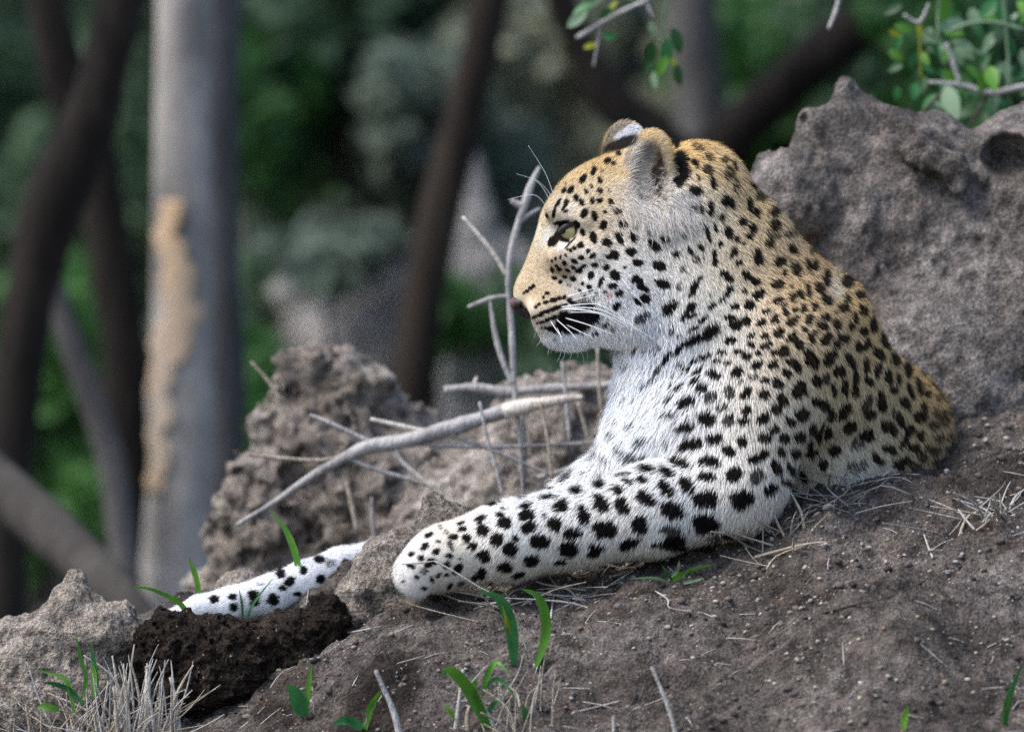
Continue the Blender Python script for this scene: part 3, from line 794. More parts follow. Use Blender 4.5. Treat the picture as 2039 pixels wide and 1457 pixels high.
# ------------------------------------------------------------------ coat pattern
# every rosette read off as (x, y, half length, half width, tilt, strength) in windows of (left, top, magnification)
COAT = [
 ((1040, 300, 10.19), [(1970,80,55,45,0),(1745,225,75,65,-30),(1860,275,45,40,0),(1465,415,90,45,-65),(1635,430,30,45,0,.6),(1240,590,100,55,-55),(1580,610,80,38,80),(1415,735,45,30,60),(1315,835,50,38,60),(1595,825,60,45,50),(1760,810,45,25,60,.7),(905,690,30,35,0,.5),(860,810,60,38,-55),(995,800,85,45,-60),(1110,965,65,50,80),(1220,1050,65,48,70),(1430,1020,60,42,80),(1585,1020,60,55,0),(1810,1060,75,45,65),(740,1060,90,32,-55),(665,1200,80,28,-75),(640,1310,60,28,-80),(910,1060,75,50,-60),(845,1165,60,25,-50),(900,1225,50,30,-10),(1270,1270,120,60,-55),(1470,1320,100,68,80),(1680,1240,40,35,0),(1930,1240,70,60,30),(2010,1230,50,40,0),(500,1320,45,18,65)]),
 ((1040, 440, 10.19), [(1660,85,95,72,-80),(2010,60,50,60,0),(1235,230,70,50,75),(1445,335,115,68,80),(1720,440,95,80,0),(1980,350,130,55,65),(1190,490,65,60,0),(1350,620,45,42,0),(1430,715,70,50,-40),(1205,750,70,42,5),(1065,815,65,45,25),(1065,550,40,40,0),(985,590,45,30,60),(925,575,25,20,0),(890,695,35,22,60),(780,735,32,20,-70),(675,765,38,20,-80),(600,810,30,20,70),(505,825,25,15,70,.6),(860,860,55,38,50),(690,910,30,30,0),(755,975,50,42,40),(610,1000,60,38,75),(500,1005,40,25,60,.5),(1035,935,45,30,15),(925,1000,55,32,25),(1160,1010,65,42,-10),(1245,920,75,35,-35),(1480,895,62,52,0),(1870,690,95,80,0),(1760,720,60,45,-20),(1715,945,65,62,0),(1890,1105,115,78,35),(1400,1100,82,60,-80),(860,1130,50,35,30),(660,1160,55,38,15),(775,1240,42,40,0),(1045,1175,62,50,25),(940,1300,40,22,0,.5),(1230,1270,32,38,0),(1615,1200,90,42,-55),(1365,1330,48,25,0),(1580,1340,45,18,-10),(1390,1395,45,30,0),(1170,1405,30,20,0,.6),(1840,1320,85,50,-10),(1085,1385,15,18,0,.6),(235,1315,28,28,0),(165,1360,32,25,0),(95,1420,35,25,-40),(1680,1440,40,25,0),(425,75,25,35,0,.4),(760,180,130,50,-65),(640,400,130,75,-40),(830,330,110,50,20),(720,35,90,22,0),(1085,75,65,70,0),(1060,180,35,70,0),(980,440,150,14,-48)]),
 ((1010, 560, 8.496), [(450,85,28,28,0),(395,115,28,25,0),(335,170,32,25,-40),(280,205,20,15,0),(685,205,48,28,-5),(615,270,28,28,0),(485,430,32,25,-30),(545,390,32,28,0),(655,355,50,32,-15),(790,320,75,34,-15),(890,290,50,30,-10),(970,270,40,35,0),(490,595,70,22,-25),(580,555,65,30,-30),(690,510,70,30,-20),(830,455,110,32,-20),(960,415,75,30,-15),(1060,325,40,35,0),(1110,370,60,32,15),(515,710,18,15,0),(590,690,50,22,-15),(680,655,50,28,-20),(790,610,60,26,-20),(590,790,15,15,0),(650,785,30,18,0),(745,800,55,36,0),(1000,690,160,170,0),(1250,650,260,190,-10),(1450,600,130,120,-20),(1100,850,180,40,0),(1350,400,200,36,0),(850,820,100,60,30),(1300,330,190,34,-8,.55),(1790,85,75,42,-5),(1900,200,75,50,-20),(1865,420,75,52,-50),(1665,740,65,30,-35),(1790,790,60,30,-35,.6),(1500,885,50,22,-25),(1390,85,35,22,0),(1415,140,40,25,0),(1280,40,30,30,0),(1580,30,50,35,-50),(1570,95,40,18,0),(1650,185,35,22,-20),(1525,215,28,18,0),(1330,250,25,20,0),(1245,185,20,14,0),(1230,150,25,14,0),(1050,65,35,22,0,.5),(900,20,35,30,0),(810,975,40,15,-30,.6)]),
 ((1220, 420, 10.19), [(220,270,85,72,20),(515,235,40,38,0),(470,340,55,28,60),(365,165,25,15,60),(145,555,140,62,65),(430,535,100,62,55),(720,405,95,42,40),(840,690,150,80,40),(1070,555,95,75,10),(1255,315,42,55,0),(1445,500,60,35,55),(1560,190,35,40,0,.5),(1930,490,170,40,72),(1790,750,70,42,55),(1575,830,90,50,60),(1700,1000,95,68,50,.8),(1290,880,90,58,25),(1440,1210,75,62,40,.8),(940,1120,130,95,15),(520,1065,100,72,25),(390,840,115,78,20),(50,910,80,85,0),(60,1310,110,85,35),(250,1150,30,28,0),(520,1395,110,60,40),(1000,1440,130,50,0),(1800,1350,40,25,-30),(1790,40,70,35,60),(1970,40,60,70,0),(1860,990,50,20,70,.5)]),
 ((1320, 260, 8.496), [(300,480,110,140,0),(355,680,105,175,0),(285,860,105,95,0),(255,260,45,60,0),(600,290,110,50,25,.75),(785,470,75,75,0,.85),(430,490,35,25,0),(555,570,80,45,60),(770,700,95,80,40,.9),(850,930,110,48,75),(1060,520,50,60,0,.8),(1110,740,90,110,0,.75),(1205,590,85,30,75),(1235,960,130,55,80,.75),(605,840,60,20,75),(1060,1210,85,95,0),(1150,1270,90,55,60),(795,1330,120,45,82),(645,1350,75,32,65),(570,1030,110,75,20),(500,1330,60,40,0,.8),(1460,1260,110,50,85),(1560,960,90,70,20),(1650,1130,110,90,-20,.85),(1585,1410,60,60,0),(1890,1390,100,55,-45)]),
 ((1380, 400, 8.496), [(135,165,75,32,70),(285,140,115,45,82),(470,300,55,58,0),(950,90,100,48,85),(1080,220,90,42,80),(835,375,70,75,0),(370,470,80,35,80),(585,560,110,65,75),(1000,470,55,70,0),(1000,550,50,40,0,.8),(945,620,65,50,20),(740,660,42,42,0),(845,740,40,25,0,.7),(460,745,62,42,50),(135,790,60,38,55),(360,930,85,45,80),(385,1070,50,60,0),(690,890,95,45,-55),(775,1060,60,50,0),(1095,910,65,90,0),(1090,1030,90,70,0),(1280,730,80,75,0),(1330,570,100,60,30,.7),(1390,640,50,45,0,.8),(1380,430,90,80,30),(1380,200,110,80,-45,.9),(590,1115,22,25,0,.4),(530,1240,70,45,-5),(600,1320,75,55,20),(910,1280,95,65,45),(1060,1380,85,62,40),(50,1420,50,40,0),(1430,1420,110,55,0)]),
 ((1220, 550, 8.496), [(80,20,70,40,0),(435,75,95,50,35),(350,85,40,30,0),(505,195,110,50,25),(15,170,55,40,0),(310,230,40,22,0),(540,380,90,95,0),(420,420,70,40,40),(850,140,125,68,18),(1135,175,70,55,-30,.65),(1380,220,140,65,-65),(970,540,145,85,-35),(1340,530,90,60,-55),(1230,680,110,45,-55),(1350,670,75,32,-35),(1550,730,95,45,-40),(1680,515,80,42,-25),(1960,280,110,55,-60),(1840,405,55,38,-20),(1490,40,50,25,-35),(1650,330,20,25,0,.7),(470,710,90,70,-30,.85),(590,640,55,45,20,.8),(1000,940,90,60,-35,.6),(1375,895,105,32,-25),(1150,1010,45,32,0,.7),(1650,960,190,95,-30),(1400,1070,180,68,-25),(1180,1180,130,42,-40),(1080,1280,60,30,-40),(950,1330,70,35,-45),(900,1420,60,40,-60),(390,1220,110,40,-75,.65),(740,1230,100,65,-30,.6),(550,1260,50,40,0,.35),(1850,1290,75,45,0),(1580,1370,95,45,-30),(1360,1430,50,25,0),(1770,1430,70,35,-10),(30,860,30,40,0,.5),(1965,50,80,55,30)]),
 ((1440, 550, 8.496), [(90,50,75,50,20),(420,25,90,55,40),(545,100,85,60,40),(915,155,105,55,-5),(100,250,90,50,-65),(355,265,45,42,0),(605,320,100,78,-15),(430,505,90,80,0),(220,530,80,48,-5),(120,705,95,52,0),(390,760,90,80,-20),(230,840,115,80,5),(1140,190,45,28,60,.6),(1180,385,50,80,0),(1310,330,90,42,60),(1435,280,105,42,75),(1735,100,120,62,80),(1620,240,110,48,50),(1740,420,110,75,35),(1535,540,50,70,0),(1365,560,48,62,0),(1215,590,50,50,0),(930,430,85,60,-35),(1045,510,45,60,0,.85),(1065,640,50,55,0),(740,610,70,42,-15),(655,800,80,60,-20),(880,740,80,60,-40),(1180,770,115,55,-30),(1440,750,95,62,-70),(1740,715,80,60,20),(1660,850,100,55,30),(1910,835,90,62,80),(2000,560,60,70,0),(1380,915,60,35,40),(1495,1060,95,55,75),(1530,970,45,45,0),(1740,1060,100,75,-50),(1700,1120,80,50,0),(1970,1050,80,60,30),(1905,1170,60,60,0),(1890,640,40,30,0,.5),(950,980,95,80,-40),(1185,1050,75,80,0),(1100,1090,40,35,0),(1290,1165,75,65,0),(720,1020,65,55,0),(740,1170,90,60,-20),(475,1015,80,40,-15),(490,1165,60,55,0),(130,1090,105,55,-10),(250,1280,70,40,-15),(400,1360,75,50,10),(605,1300,50,38,20),(1030,1280,90,85,0),(890,1310,60,45,0),(15,1290,35,40,0),(1450,1340,110,80,40),(1790,1360,110,70,-40),(1150,1430,80,40,0)]),
 ((1660, 520, 8.496), [(130,160,90,50,20),(200,400,85,55,65),(330,270,90,60,50),(215,650,85,45,75),(160,810,75,65,0),(445,590,75,70,30),(600,660,70,38,45),(480,855,90,68,50),(690,860,50,65,0),(590,520,60,20,50),(340,970,110,45,75),(290,1130,70,65,0),(45,1085,60,80,0),(480,1195,80,75,20),(650,1100,130,65,85),(850,1030,80,25,60),(860,1200,110,40,50),(160,1330,100,75,25),(30,1420,50,50,0),(370,1420,40,40,0),(545,1400,60,80,0),(840,1350,120,55,60),(700,720,60,40,0,.7),(1000,1330,120,40,45,.7)]),
 ((1200, 700, 8.496), [(1080,150,100,35,-60),(1020,230,90,40,-50,.7),(930,340,80,40,-50,.85),(870,470,70,35,-50,.6),(760,560,90,40,-40,.5),(1250,30,70,30,-35),(440,260,110,60,-10,.45),(1300,240,60,20,-35,.8),(1740,100,100,42,-25),(1560,170,80,32,-25),(1930,160,75,30,-15),(2000,20,50,30,0),(1410,325,75,42,-25),(1600,355,100,45,-35),(1190,430,45,25,-40,.8),(1890,400,125,75,20),(1560,525,90,50,-30),(1310,610,90,42,-40),(1220,680,40,15,-30),(1180,570,40,20,-60,.8),(1670,650,95,72,-30),(1840,780,110,70,-30,.9),(1420,890,140,95,-35),(1130,830,90,35,-45),(1160,1090,125,42,8),(1420,1290,150,70,-20),(1760,1150,150,105,20),(980,750,35,15,-40,.5),(440,830,90,30,-45,.3),(480,1280,80,50,30,.5),(250,1220,40,40,0,.5),(590,1000,80,35,-50,.25),(710,1110,60,40,50,.3),(750,1320,50,35,0,.4),(180,1410,60,45,0,.5),(1950,1430,70,35,0),(2000,960,70,60,40,.8)]),
 ((1430, 700, 8.496), [(70,25,60,38,0),(330,15,65,25,0),(480,80,75,50,5),(690,35,50,35,0),(960,30,45,45,0),(1100,30,90,55,0),(185,200,80,42,-5),(10,155,35,35,0),(335,360,100,80,-15),(670,230,105,62,-25),(935,235,90,65,-20),(605,435,95,42,-15,.75),(800,495,70,58,-10),(1250,190,85,65,20),(1350,310,60,85,0),(1175,380,90,65,35),(30,410,55,50,0),(410,520,50,40,0,.6),(200,700,110,80,80,.9),(495,710,110,72,-75),(430,770,50,50,0),(780,730,95,85,0),(1020,550,90,75,50),(1390,590,85,100,0),(1350,690,125,100,0),(1090,830,100,75,55),(990,975,90,90,0),(1570,150,110,100,40),(1620,220,70,70,0),(1850,170,85,85,0),(1930,60,70,60,0),(1990,330,65,90,0),(1655,500,110,70,60),(1820,455,85,60,75,.9),(1930,650,110,45,80),(1640,850,90,75,20),(1780,910,110,80,40),(1870,1060,110,55,-70),(1410,1080,110,110,0),(1215,1190,90,75,40),(760,1140,120,80,-30),(490,1010,80,75,-50),(440,1190,90,70,0),(110,950,75,60,40,.7),(180,1170,90,90,0,.9),(230,1110,40,50,0),(950,1320,75,75,-30),(1110,1430,80,45,0),(1370,1410,85,60,0),(1575,1290,100,55,-80),(1720,1290,110,30,-70),(1860,1350,55,85,0),(800,1430,100,30,0),(40,1430,40,30,0)]),
 ((1660, 680, 7.835), [(45,60,45,50,0),(170,15,50,35,0),(370,100,85,55,55),(490,70,85,45,-70),(790,50,90,55,50),(235,300,135,60,60),(15,215,30,40,0),(690,200,120,60,55),(670,460,120,50,-75),(495,390,125,48,85),(530,620,85,60,60),(955,280,110,75,80),(70,460,85,80,0),(320,580,105,48,85),(310,770,105,70,80),(155,720,140,55,85),(830,570,130,50,85),(990,600,90,40,85),(920,760,70,60,0),(1150,460,110,70,80),(1220,340,60,60,0,.7),(1390,490,75,50,55),(1320,720,140,45,75),(1450,830,60,60,0),(1420,700,60,40,0,.6),(1580,680,120,45,60,.8),(1180,800,140,40,70),(720,920,150,70,80),(500,960,140,60,-65,.85),(560,1130,80,70,0),(1090,960,120,60,50),(150,1080,135,85,-60),(1290,1180,60,80,0),(1400,1050,80,50,80),(1350,1240,70,40,0),(960,1160,110,60,50,.7),(1030,1260,90,55,60),(1640,900,75,60,0,.7),(1590,1130,70,60,0,.8),(220,1320,110,75,-30),(800,1320,100,75,40),(910,1400,70,50,0),(500,1420,90,60,0),(1170,1390,60,80,0),(1550,1320,100,60,0,.8),(1720,1220,110,60,80,.8),(1340,1430,50,40,0),(1850,1100,90,90,0,.7),(1950,1300,70,100,0,.7),(1050,60,120,60,50,.7),(1450,330,90,40,45,.7),(1610,470,60,40,0,.7)]),
 ((1160, 850, 8.496), [(530,190,80,45,60,.5),(1000,260,110,75,0,.65),(1170,290,40,25,0,.6),(1470,280,60,40,60,.5),(1850,300,190,95,-12),(1740,30,150,60,0),(640,430,75,55,0,.65),(850,530,140,80,10,.8),(1040,520,50,60,0,.8),(1660,630,190,85,15),(190,530,100,45,-40,.6),(400,560,80,40,35,.6),(1080,740,125,55,5),(1410,790,125,70,30),(290,850,70,40,40,.6),(690,835,130,30,-8),(280,1000,110,62,-5),(760,945,90,45,20),(1000,920,95,58,10),(600,1080,100,80,10),(270,1210,110,50,20),(310,1350,110,85,10),(690,1340,140,90,70),(1070,1220,175,90,35),(1390,1050,150,85,45),(1750,1000,140,95,45),(1950,1260,100,110,0),(20,790,50,20,0,.7),(2010,610,40,60,0),(2010,850,50,60,0),(830,30,60,40,-50,.5)]),
 ((1400, 850, 8.496), [(200,215,135,85,0),(440,420,130,80,20),(660,265,90,90,0),(1050,200,110,75,10),(1190,60,75,60,0),(1360,200,80,80,0),(1610,180,90,85,0),(1310,430,90,70,60),(1550,440,85,90,0),(1830,440,120,80,0),(1780,280,80,50,-60),(1940,150,60,110,0),(1830,60,60,80,0),(930,530,170,75,-15),(1040,430,75,55,30),(140,590,150,95,5),(80,860,130,70,5),(520,820,140,120,-40),(1220,700,130,70,65),(1470,720,110,60,60),(920,830,110,100,0,.85),(880,950,90,40,20,.8),(1410,950,90,50,20),(1170,1030,100,45,25),(1090,1100,100,55,15),(110,1230,130,140,0),(660,1230,190,130,5),(580,1350,90,50,0),(1710,850,100,50,55),(1600,660,40,60,0,.7),(2000,640,50,90,0),(1560,1080,50,50,0,.8)]),
 ((1640, 820, 7.28), [(85,60,50,70,0),(260,50,70,60,0),(640,50,80,60,0),(350,220,100,75,-30),(50,290,55,80,0),(600,330,95,100,-50),(470,450,95,80,-50,.85),(900,220,110,85,50),(1000,290,60,60,0),(1090,120,100,55,60),(145,560,85,95,0),(430,830,110,80,0,.75),(540,800,60,80,0,.75),(720,660,70,55,60),(800,730,60,60,0),(880,530,60,50,45),(980,570,90,50,60),(1150,420,130,45,-65),(1230,270,60,70,0),(1290,520,80,60,0),(1390,370,80,50,70),(1380,80,100,60,0),(1060,770,80,70,40),(1180,710,70,50,0),(1300,790,90,60,0,.8),(1400,650,100,60,45,.8),(1670,390,70,60,0,.8),(1600,580,80,60,-30,.8),(1480,510,50,50,0,.7),(1640,750,90,60,0,.75),(1800,560,70,60,0,.8),(920,960,70,60,0),(1180,950,80,80,0,.8),(1260,1060,100,50,0,.85),(1020,1060,40,30,0),(1560,200,70,60,0,.8),(1700,120,80,80,0,.7),(1820,380,50,70,0,.7),(1950,220,50,60,0,.7),(1450,900,120,60,0,.75),(1750,900,120,60,0,.75),(15,780,40,90,0)]),
 ((1200, 980, 7.28), [(230,10,90,30,0),(300,215,125,90,65),(630,110,150,85,35),(930,30,85,40,0),(1000,270,160,110,20),(1490,110,175,110,0),(1990,120,120,110,0),(70,550,120,120,0),(40,210,50,80,0),(540,470,125,130,-30),(960,550,140,65,-5,.9),(1050,680,150,65,-5),(1000,770,240,50,5),(1480,460,200,130,-5),(400,740,160,60,-20),(1620,640,120,50,-10,.8),(1800,620,90,40,0)]),
 ((960, 920, 7.835), [(110,650,110,38,0),(230,620,70,25,0,.8),(310,735,50,22,0,.8),(650,520,120,40,-20),(880,440,140,50,-20),(1040,430,90,40,10,.8),(1310,250,150,50,-35,.8),(1580,190,60,25,-10,.5),(1840,230,60,30,50,.5),(670,690,95,42,-3),(1000,570,130,35,-5),(1460,470,105,60,0),(1820,380,90,58,-10),(280,830,75,45,15),(350,960,115,85,15),(680,840,130,80,0),(720,1030,125,78,-15),(965,850,28,32,0),(1220,710,115,95,-20),(1140,980,105,105,0),(1580,850,130,95,70),(1820,590,90,60,30),(1870,690,95,95,40),(1890,1060,160,125,0),(230,1215,95,100,0),(520,1195,55,40,30),(420,1370,110,105,0),(890,1240,155,105,10),(1420,1120,130,80,0),(1280,1155,40,30,0),(1330,1350,140,110,10),(1780,1330,130,50,10),(1740,1420,110,50,-10),(20,1070,80,80,20),(20,870,40,40,0),(30,1430,70,50,0),(1360,100,120,30,-35,.5)]),
 ((960, 1040, 7.835), [(50,550,70,70,30),(360,700,105,70,0),(760,590,130,85,-5),(15,760,40,50,0),(1210,620,100,30,-5),(560,820,90,40,-15),(1740,490,100,45,-10)]),
 ((770, 1010, 8.865), [(1650,200,95,45,-15),(1645,290,60,22,0),(1310,290,75,28,-15),(1330,390,90,42,-5),(1680,420,95,80,15),(1780,420,40,25,-20),(1990,140,70,45,0),(2010,290,60,80,40),(945,350,50,45,20,.65),(1050,440,50,35,0,.65),(720,500,60,38,-20),(790,455,30,30,0),(1160,525,80,50,-5),(1415,555,70,75,0),(1510,695,90,65,0),(1940,590,100,120,0),(665,695,80,50,-25),(915,605,45,22,10),(1110,650,55,45,0,.9),(1150,740,40,40,0,.7),(870,785,75,48,-25),(1105,860,75,42,10),(440,830,60,35,-25),(605,900,50,40,10),(820,950,90,42,20),(740,1010,70,40,-10),(430,1040,70,40,20),(1050,1020,65,60,-40),(1240,1100,110,70,-35),(1700,870,130,85,20),(1660,1160,90,80,-40),(1540,1240,50,50,0),(650,1140,70,60,0,.8),(530,1230,40,40,0),(790,1270,75,25,75),(910,1200,55,30,-50),(1050,1190,50,25,0),(290,1310,20,25,0,.8),(1100,1390,70,30,-50),(1300,1340,60,40,0,.8),(650,1430,60,35,0),(1820,1340,25,40,0),(1290,905,60,15,0,.7)]),
 ((320, 1070, 4.855), [(515,600,40,38,0),(690,575,42,28,0),(700,670,40,42,0),(890,560,55,50,0),(905,630,40,30,0),(1080,600,50,52,0),(1165,355,45,40,0),(1240,430,60,40,-40),(1180,490,40,25,0),(1380,320,35,35,0),(1320,545,35,20,0),(1530,215,50,30,0),(1640,250,50,30,0,.6),(1790,240,40,30,0),(1540,400,40,35,0),(1680,380,40,25,0),(1620,440,30,15,-45),(960,450,40,15,0,.6)]),
 ((1520, 440, 10.19), [(245,90,100,80,30),(190,310,130,80,30,.7),(105,480,90,85,0),(480,300,85,65,0,.8),(640,250,50,90,0,.7),(845,370,70,90,0,.8),(580,600,110,75,50),(660,610,35,70,0,.7),(970,640,45,75,0,.8),(320,850,130,90,-30),(420,1070,70,45,75),(660,1000,145,90,60),(900,920,130,60,70),(1040,920,60,100,0),(1270,1180,180,80,-80),(280,1315,125,70,0),(550,1330,50,35,0,.6),(895,1390,50,80,0),(1110,1380,70,90,0),(1600,1010,120,60,25),(1690,1260,110,120,50),(1850,1150,80,100,50),(1380,810,110,40,0,.7)]),
]
SP = []
for (ox, oy, mg), rows_ in COAT:
    for q in rows_:
        x, y, a, b, t = q[:5]
        SP.append((ox + x / mg, oy + y / mg, a / mg, b / mg, math.radians(t), q[5] if len(q) > 5 else 1.0))
SP = np.array(SP)
SP[:, 2:4] *= 1.08; SP[:, 2:4] += 0.6

# coat ground colour: (x, y, reach, colour)
BASE = [(1058, 500, 35, (.60,.48,.32)), (1045, 560, 25, (.56,.46,.33)), (1090, 575, 25, (.58,.44,.27)), (1078, 430, 22, (.66,.55,.38)), (1130, 345, 22, (.55,.38,.17)), (1190, 310, 25, (.55,.38,.17)),
 (1150, 395, 30, (.70,.60,.45)), (1200, 400, 35, (.66,.53,.35)), (1135, 425, 18, (.72,.70,.66)), (1085, 470, 16, (.78,.74,.68)), (1200, 470, 35, (.66,.53,.36)), (1180, 545, 40, (.76,.74,.71)), (1250, 520, 45, (.74,.71,.66)),
 (1110, 530, 22, (.66,.53,.40)), (1085, 605, 22, (.70,.58,.42)), (1060, 640, 18, (.76,.70,.60)), (1135, 690, 35, (.84,.85,.86)), (1240, 610, 45, (.76,.74,.72)), (1300, 640, 55, (.80,.80,.80)),
 (1270, 300, 25, (.60,.47,.28)), (1300, 430, 40, (.66,.61,.54)), (1350, 450, 35, (.62,.60,.58)), (1380, 290, 30, (.62,.43,.20)), (1440, 340, 35, (.64,.47,.26)), (1500, 400, 35, (.60,.43,.22)),
 (1400, 430, 40, (.64,.58,.47)), (1430, 500, 50, (.66,.56,.41)), (1370, 530, 45, (.74,.71,.66)), (1390, 600, 45, (.74,.68,.57)), (1500, 500, 45, (.62,.48,.30)), (1560, 530, 40, (.62,.46,.28)), (1620, 560, 35, (.64,.43,.22)),
 (1660, 575, 16, (.74,.70,.60)), (1700, 600, 35, (.64,.43,.20)), (1770, 690, 40, (.60,.40,.18)), (1850, 770, 40, (.54,.36,.16)), (1890, 860, 35, (.42,.29,.17)), (1860, 930, 35, (.36,.25,.155)),
 (1560, 640, 55, (.66,.52,.34)), (1650, 720, 60, (.64,.48,.29)), (1740, 800, 55, (.62,.48,.30)), (1800, 880, 45, (.52,.38,.20)), (1720, 880, 45, (.64,.56,.43)), (1690, 940, 40, (.70,.64,.53)), (1640, 900, 30, (.58,.42,.26)),
 (1450, 660, 45, (.74,.70,.63)), (1330, 700, 60, (.86,.87,.88)), (1400, 760, 55, (.80,.78,.75)), (1260, 800, 60, (.90,.92,.94)), (1240, 880, 60, (.88,.90,.92)), (1500, 780, 55, (.70,.63,.53)), (1560, 850, 50, (.66,.58,.46)),
 (1440, 870, 55, (.80,.76,.71)), (1350, 950, 55, (.84,.83,.81)), (1450, 1000, 55, (.78,.73,.65)), (1560, 960, 40, (.72,.64,.54)), (1250, 1050, 60, (.80,.76,.69)), (1100, 1080, 60, (.80,.76,.69)), (1000, 1000, 40, (.88,.89,.90)), (1100, 960, 40, (.90,.92,.94)),
 (960, 1080, 40, (.78,.72,.63)), (880, 1090, 35, (.76,.69,.57)), (830, 1090, 22, (.82,.82,.82)), (840, 1150, 35, (.60,.55,.50)), (930, 1140, 35, (.74,.70,.64)), (600, 1150, 120, (.88,.89,.90)), (400, 1200, 100, (.90,.91,.92))]
BX = np.array([(q[0], q[1], q[2]) for q in BASE]); BC = np.array([q[3] for q in BASE])
# soft markings: (x, y, half length, half width, tilt, strength, colour)
PAINT = [(1212, 284, 9, 26, 30, .8, (.20,.18,.165)), (1275, 320, 34, 40, 0, .8, (.46,.42,.37)), (1300, 300, 20, 26, 0, .6, (.20,.18,.17)), (1314, 352, 18, 48, 8, .95, (.035,.022,.02)), (1300, 372, 20, 18, 0, .8, (.05,.035,.03)),
 (1252, 345, 26, 12, 15, .7, (.62,.46,.26)), (1290, 420, 46, 34, 0, .7, (.66,.61,.54)), (1366, 412, 32, 26, -40, .75, (.24,.24,.25)), (1326, 395, 5, 40, 4, .9, (.70,.60,.45)), (1325, 300, 7, 50, -12, .8, (.58,.45,.28)),
 (1252, 266, 30, 13, -28, 1, (.80,.80,.82)), (1240, 286, 40, 12, -22, .97, (.02,.02,.022)), (1235, 252, 30, 8, -30, .8, (.22,.21,.2)),
 (1093, 462, 6, 30, 28, .8, (.80,.77,.72)), (1119, 490, 12, 5, -38, .95, (.84,.83,.80)), (1215, 588, 9, 5, 0, .8, (.60,.30,.27)), (1664, 578, 7, 20, -12, .5, (.74,.68,.56))]

LINER = [(1115, 458, 17, 6.5, -62), (1103, 479, 15, 8, -48), (1121, 475, 15, 6.5, 22), (1112, 470, 12, 9, -50), (1118, 443, 17, 4.5, -8), (1147, 448, 9, 8, 20), (1143, 462, 4, 10, 20), (1135, 484, 16, 1.6, -48)]
def ellq(xy, x, y, a, b, t):
    dx = xy[:, 0] - x; dy = xy[:, 1] - y
    c, s_ = math.cos(t), math.sin(t)
    return np.sqrt(((dx * c + dy * s_) / a) ** 2 + ((-dx * s_ + dy * c) / b) ** 2)

def coat(W, N, jit=None):
    """pigment colour of the coat at surface points"""
    xy = pix(W)
    n = len(W)
    num = np.zeros((n, 3)); den = np.full(n, 1e-9)
    for (x, y, s_), c in zip(BX, BC):
        w = np.exp(-((xy[:, 0] - x) ** 2 + (xy[:, 1] - y) ** 2) / (2 * (s_ * 1.15) ** 2)) + 1e-7
        num += w[:, None] * c; den += w
    col = num / den[:, None]
    lum = col.mean(1, keepdims=True); col = np.clip(lum + (col - lum) * 1.10, 0.02, 0.95)
    col *= (1 + 0.08 * fbm(W, 60, 2, 5) + 0.10 * vnoise(W, 330, 6))[:, None]
    q2 = np.stack([xy[:, 0], xy[:, 1], W[:, 1] * 300], 1)
    wob = 0.20 * vnoise(q2, 0.11, 4) + 0.12 * vnoise(q2, 0.3, 8)
    if jit is not None: wob = wob + jit
    near = N[:, 1] < 0.25
    tone = np.zeros(n)
    core = np.zeros(n)
    for x, y, a, b, t, al in SP:
        R = max(a, b) * 1.5
        I = np.nonzero((np.abs(xy[:, 0] - x) < R) & (np.abs(xy[:, 1] - y) < R) & near)[0]
        if len(I) == 0: continue
        e = ellq(xy[I], x, y, a, b, t) + wob[I]
        m = np.clip((1.12 - e) / 0.20, 0, 1) * al
        tone[I] = np.maximum(tone[I], m)
        core[I] = np.maximum(core[I], np.clip((0.62 - e) / 0.3, 0, 1) * (x > 1520) * (0.5 if y < 950 else 0))
    # the side nobody sees carries its own scattered rosettes
    J = np.nonzero(~near)[0]
    if len(J):
        Q = W[J] * S / 44.0
        ci = np.floor(Q).astype(int); best = np.full(len(J), 9.0)
        for o in np.ndindex(3, 3, 3):
            c = ci + np.array(o) - 1
            h = c & 63
            f = np.stack([_T[h[:, 0], h[:, 1], h[:, 2]], _T[h[:, 1], h[:, 2], h[:, 0]], _T[h[:, 2], h[:, 0], h[:, 1]]], 1)
            best = np.minimum(best, np.linalg.norm(c + 0.15 + 0.7 * f - Q, axis=1))
        tone[J] = np.clip((0.40 - best + 0.3 * wob[J]) / 0.08, 0, 1)
    for x, y, a, b, t, al, c in PAINT:
        I = np.nonzero((np.abs(xy[:, 0] - x) < max(a, b) * 1.6) & (np.abs(xy[:, 1] - y) < max(a, b) * 1.6))[0]
        e = ellq(xy[I], x, y, a, b, math.radians(t)) + 0.6 * wob[I]
        m = (np.clip((1.2 - e) / 0.4, 0, 1) * al)[:, None]
        col[I] = col[I] * (1 - m) + np.array(c) * m
        tone[I] *= 1 - m[:, 0] * (np.mean(c) > 0.3)
    for x, y, a, b, t in LINER:
        I = np.nonzero((np.abs(xy[:, 0] - x) < 30) & (np.abs(xy[:, 1] - y) < 30) & near)[0]
        tone[I] = np.maximum(tone[I], np.clip((1.15 - ellq(xy[I], x, y, a, b, math.radians(t)) - 0.5 * wob[I]) / 0.25, 0, 1))
    dark = np.array([0.009, 0.008, 0.0075])
    brown = np.array([0.075, 0.045, 0.022])
    if jit is not None:      # single hairs are either dark or pale
        tone = np.where(tone > np.random.default_rng(9).uniform(0.12, 0.92, n), np.maximum(tone, .93), tone * 0.12)
    dk = dark * (1 - core[:, None]) + brown * core[:, None]
    return col * (1 - tone[:, None]) + dk * tone[:, None], tone

# ------------------------------------------------------------------ leopard meshes
m_fur, nt, b = mat_base('spotted_fur', 0.8, 0.05)
at = nt.nodes.new('ShaderNodeVertexColor'); at.layer_name = 'Col'
nt.links.new(at.outputs['Color'], b.inputs['Base Color'])
M_fur = m_fur

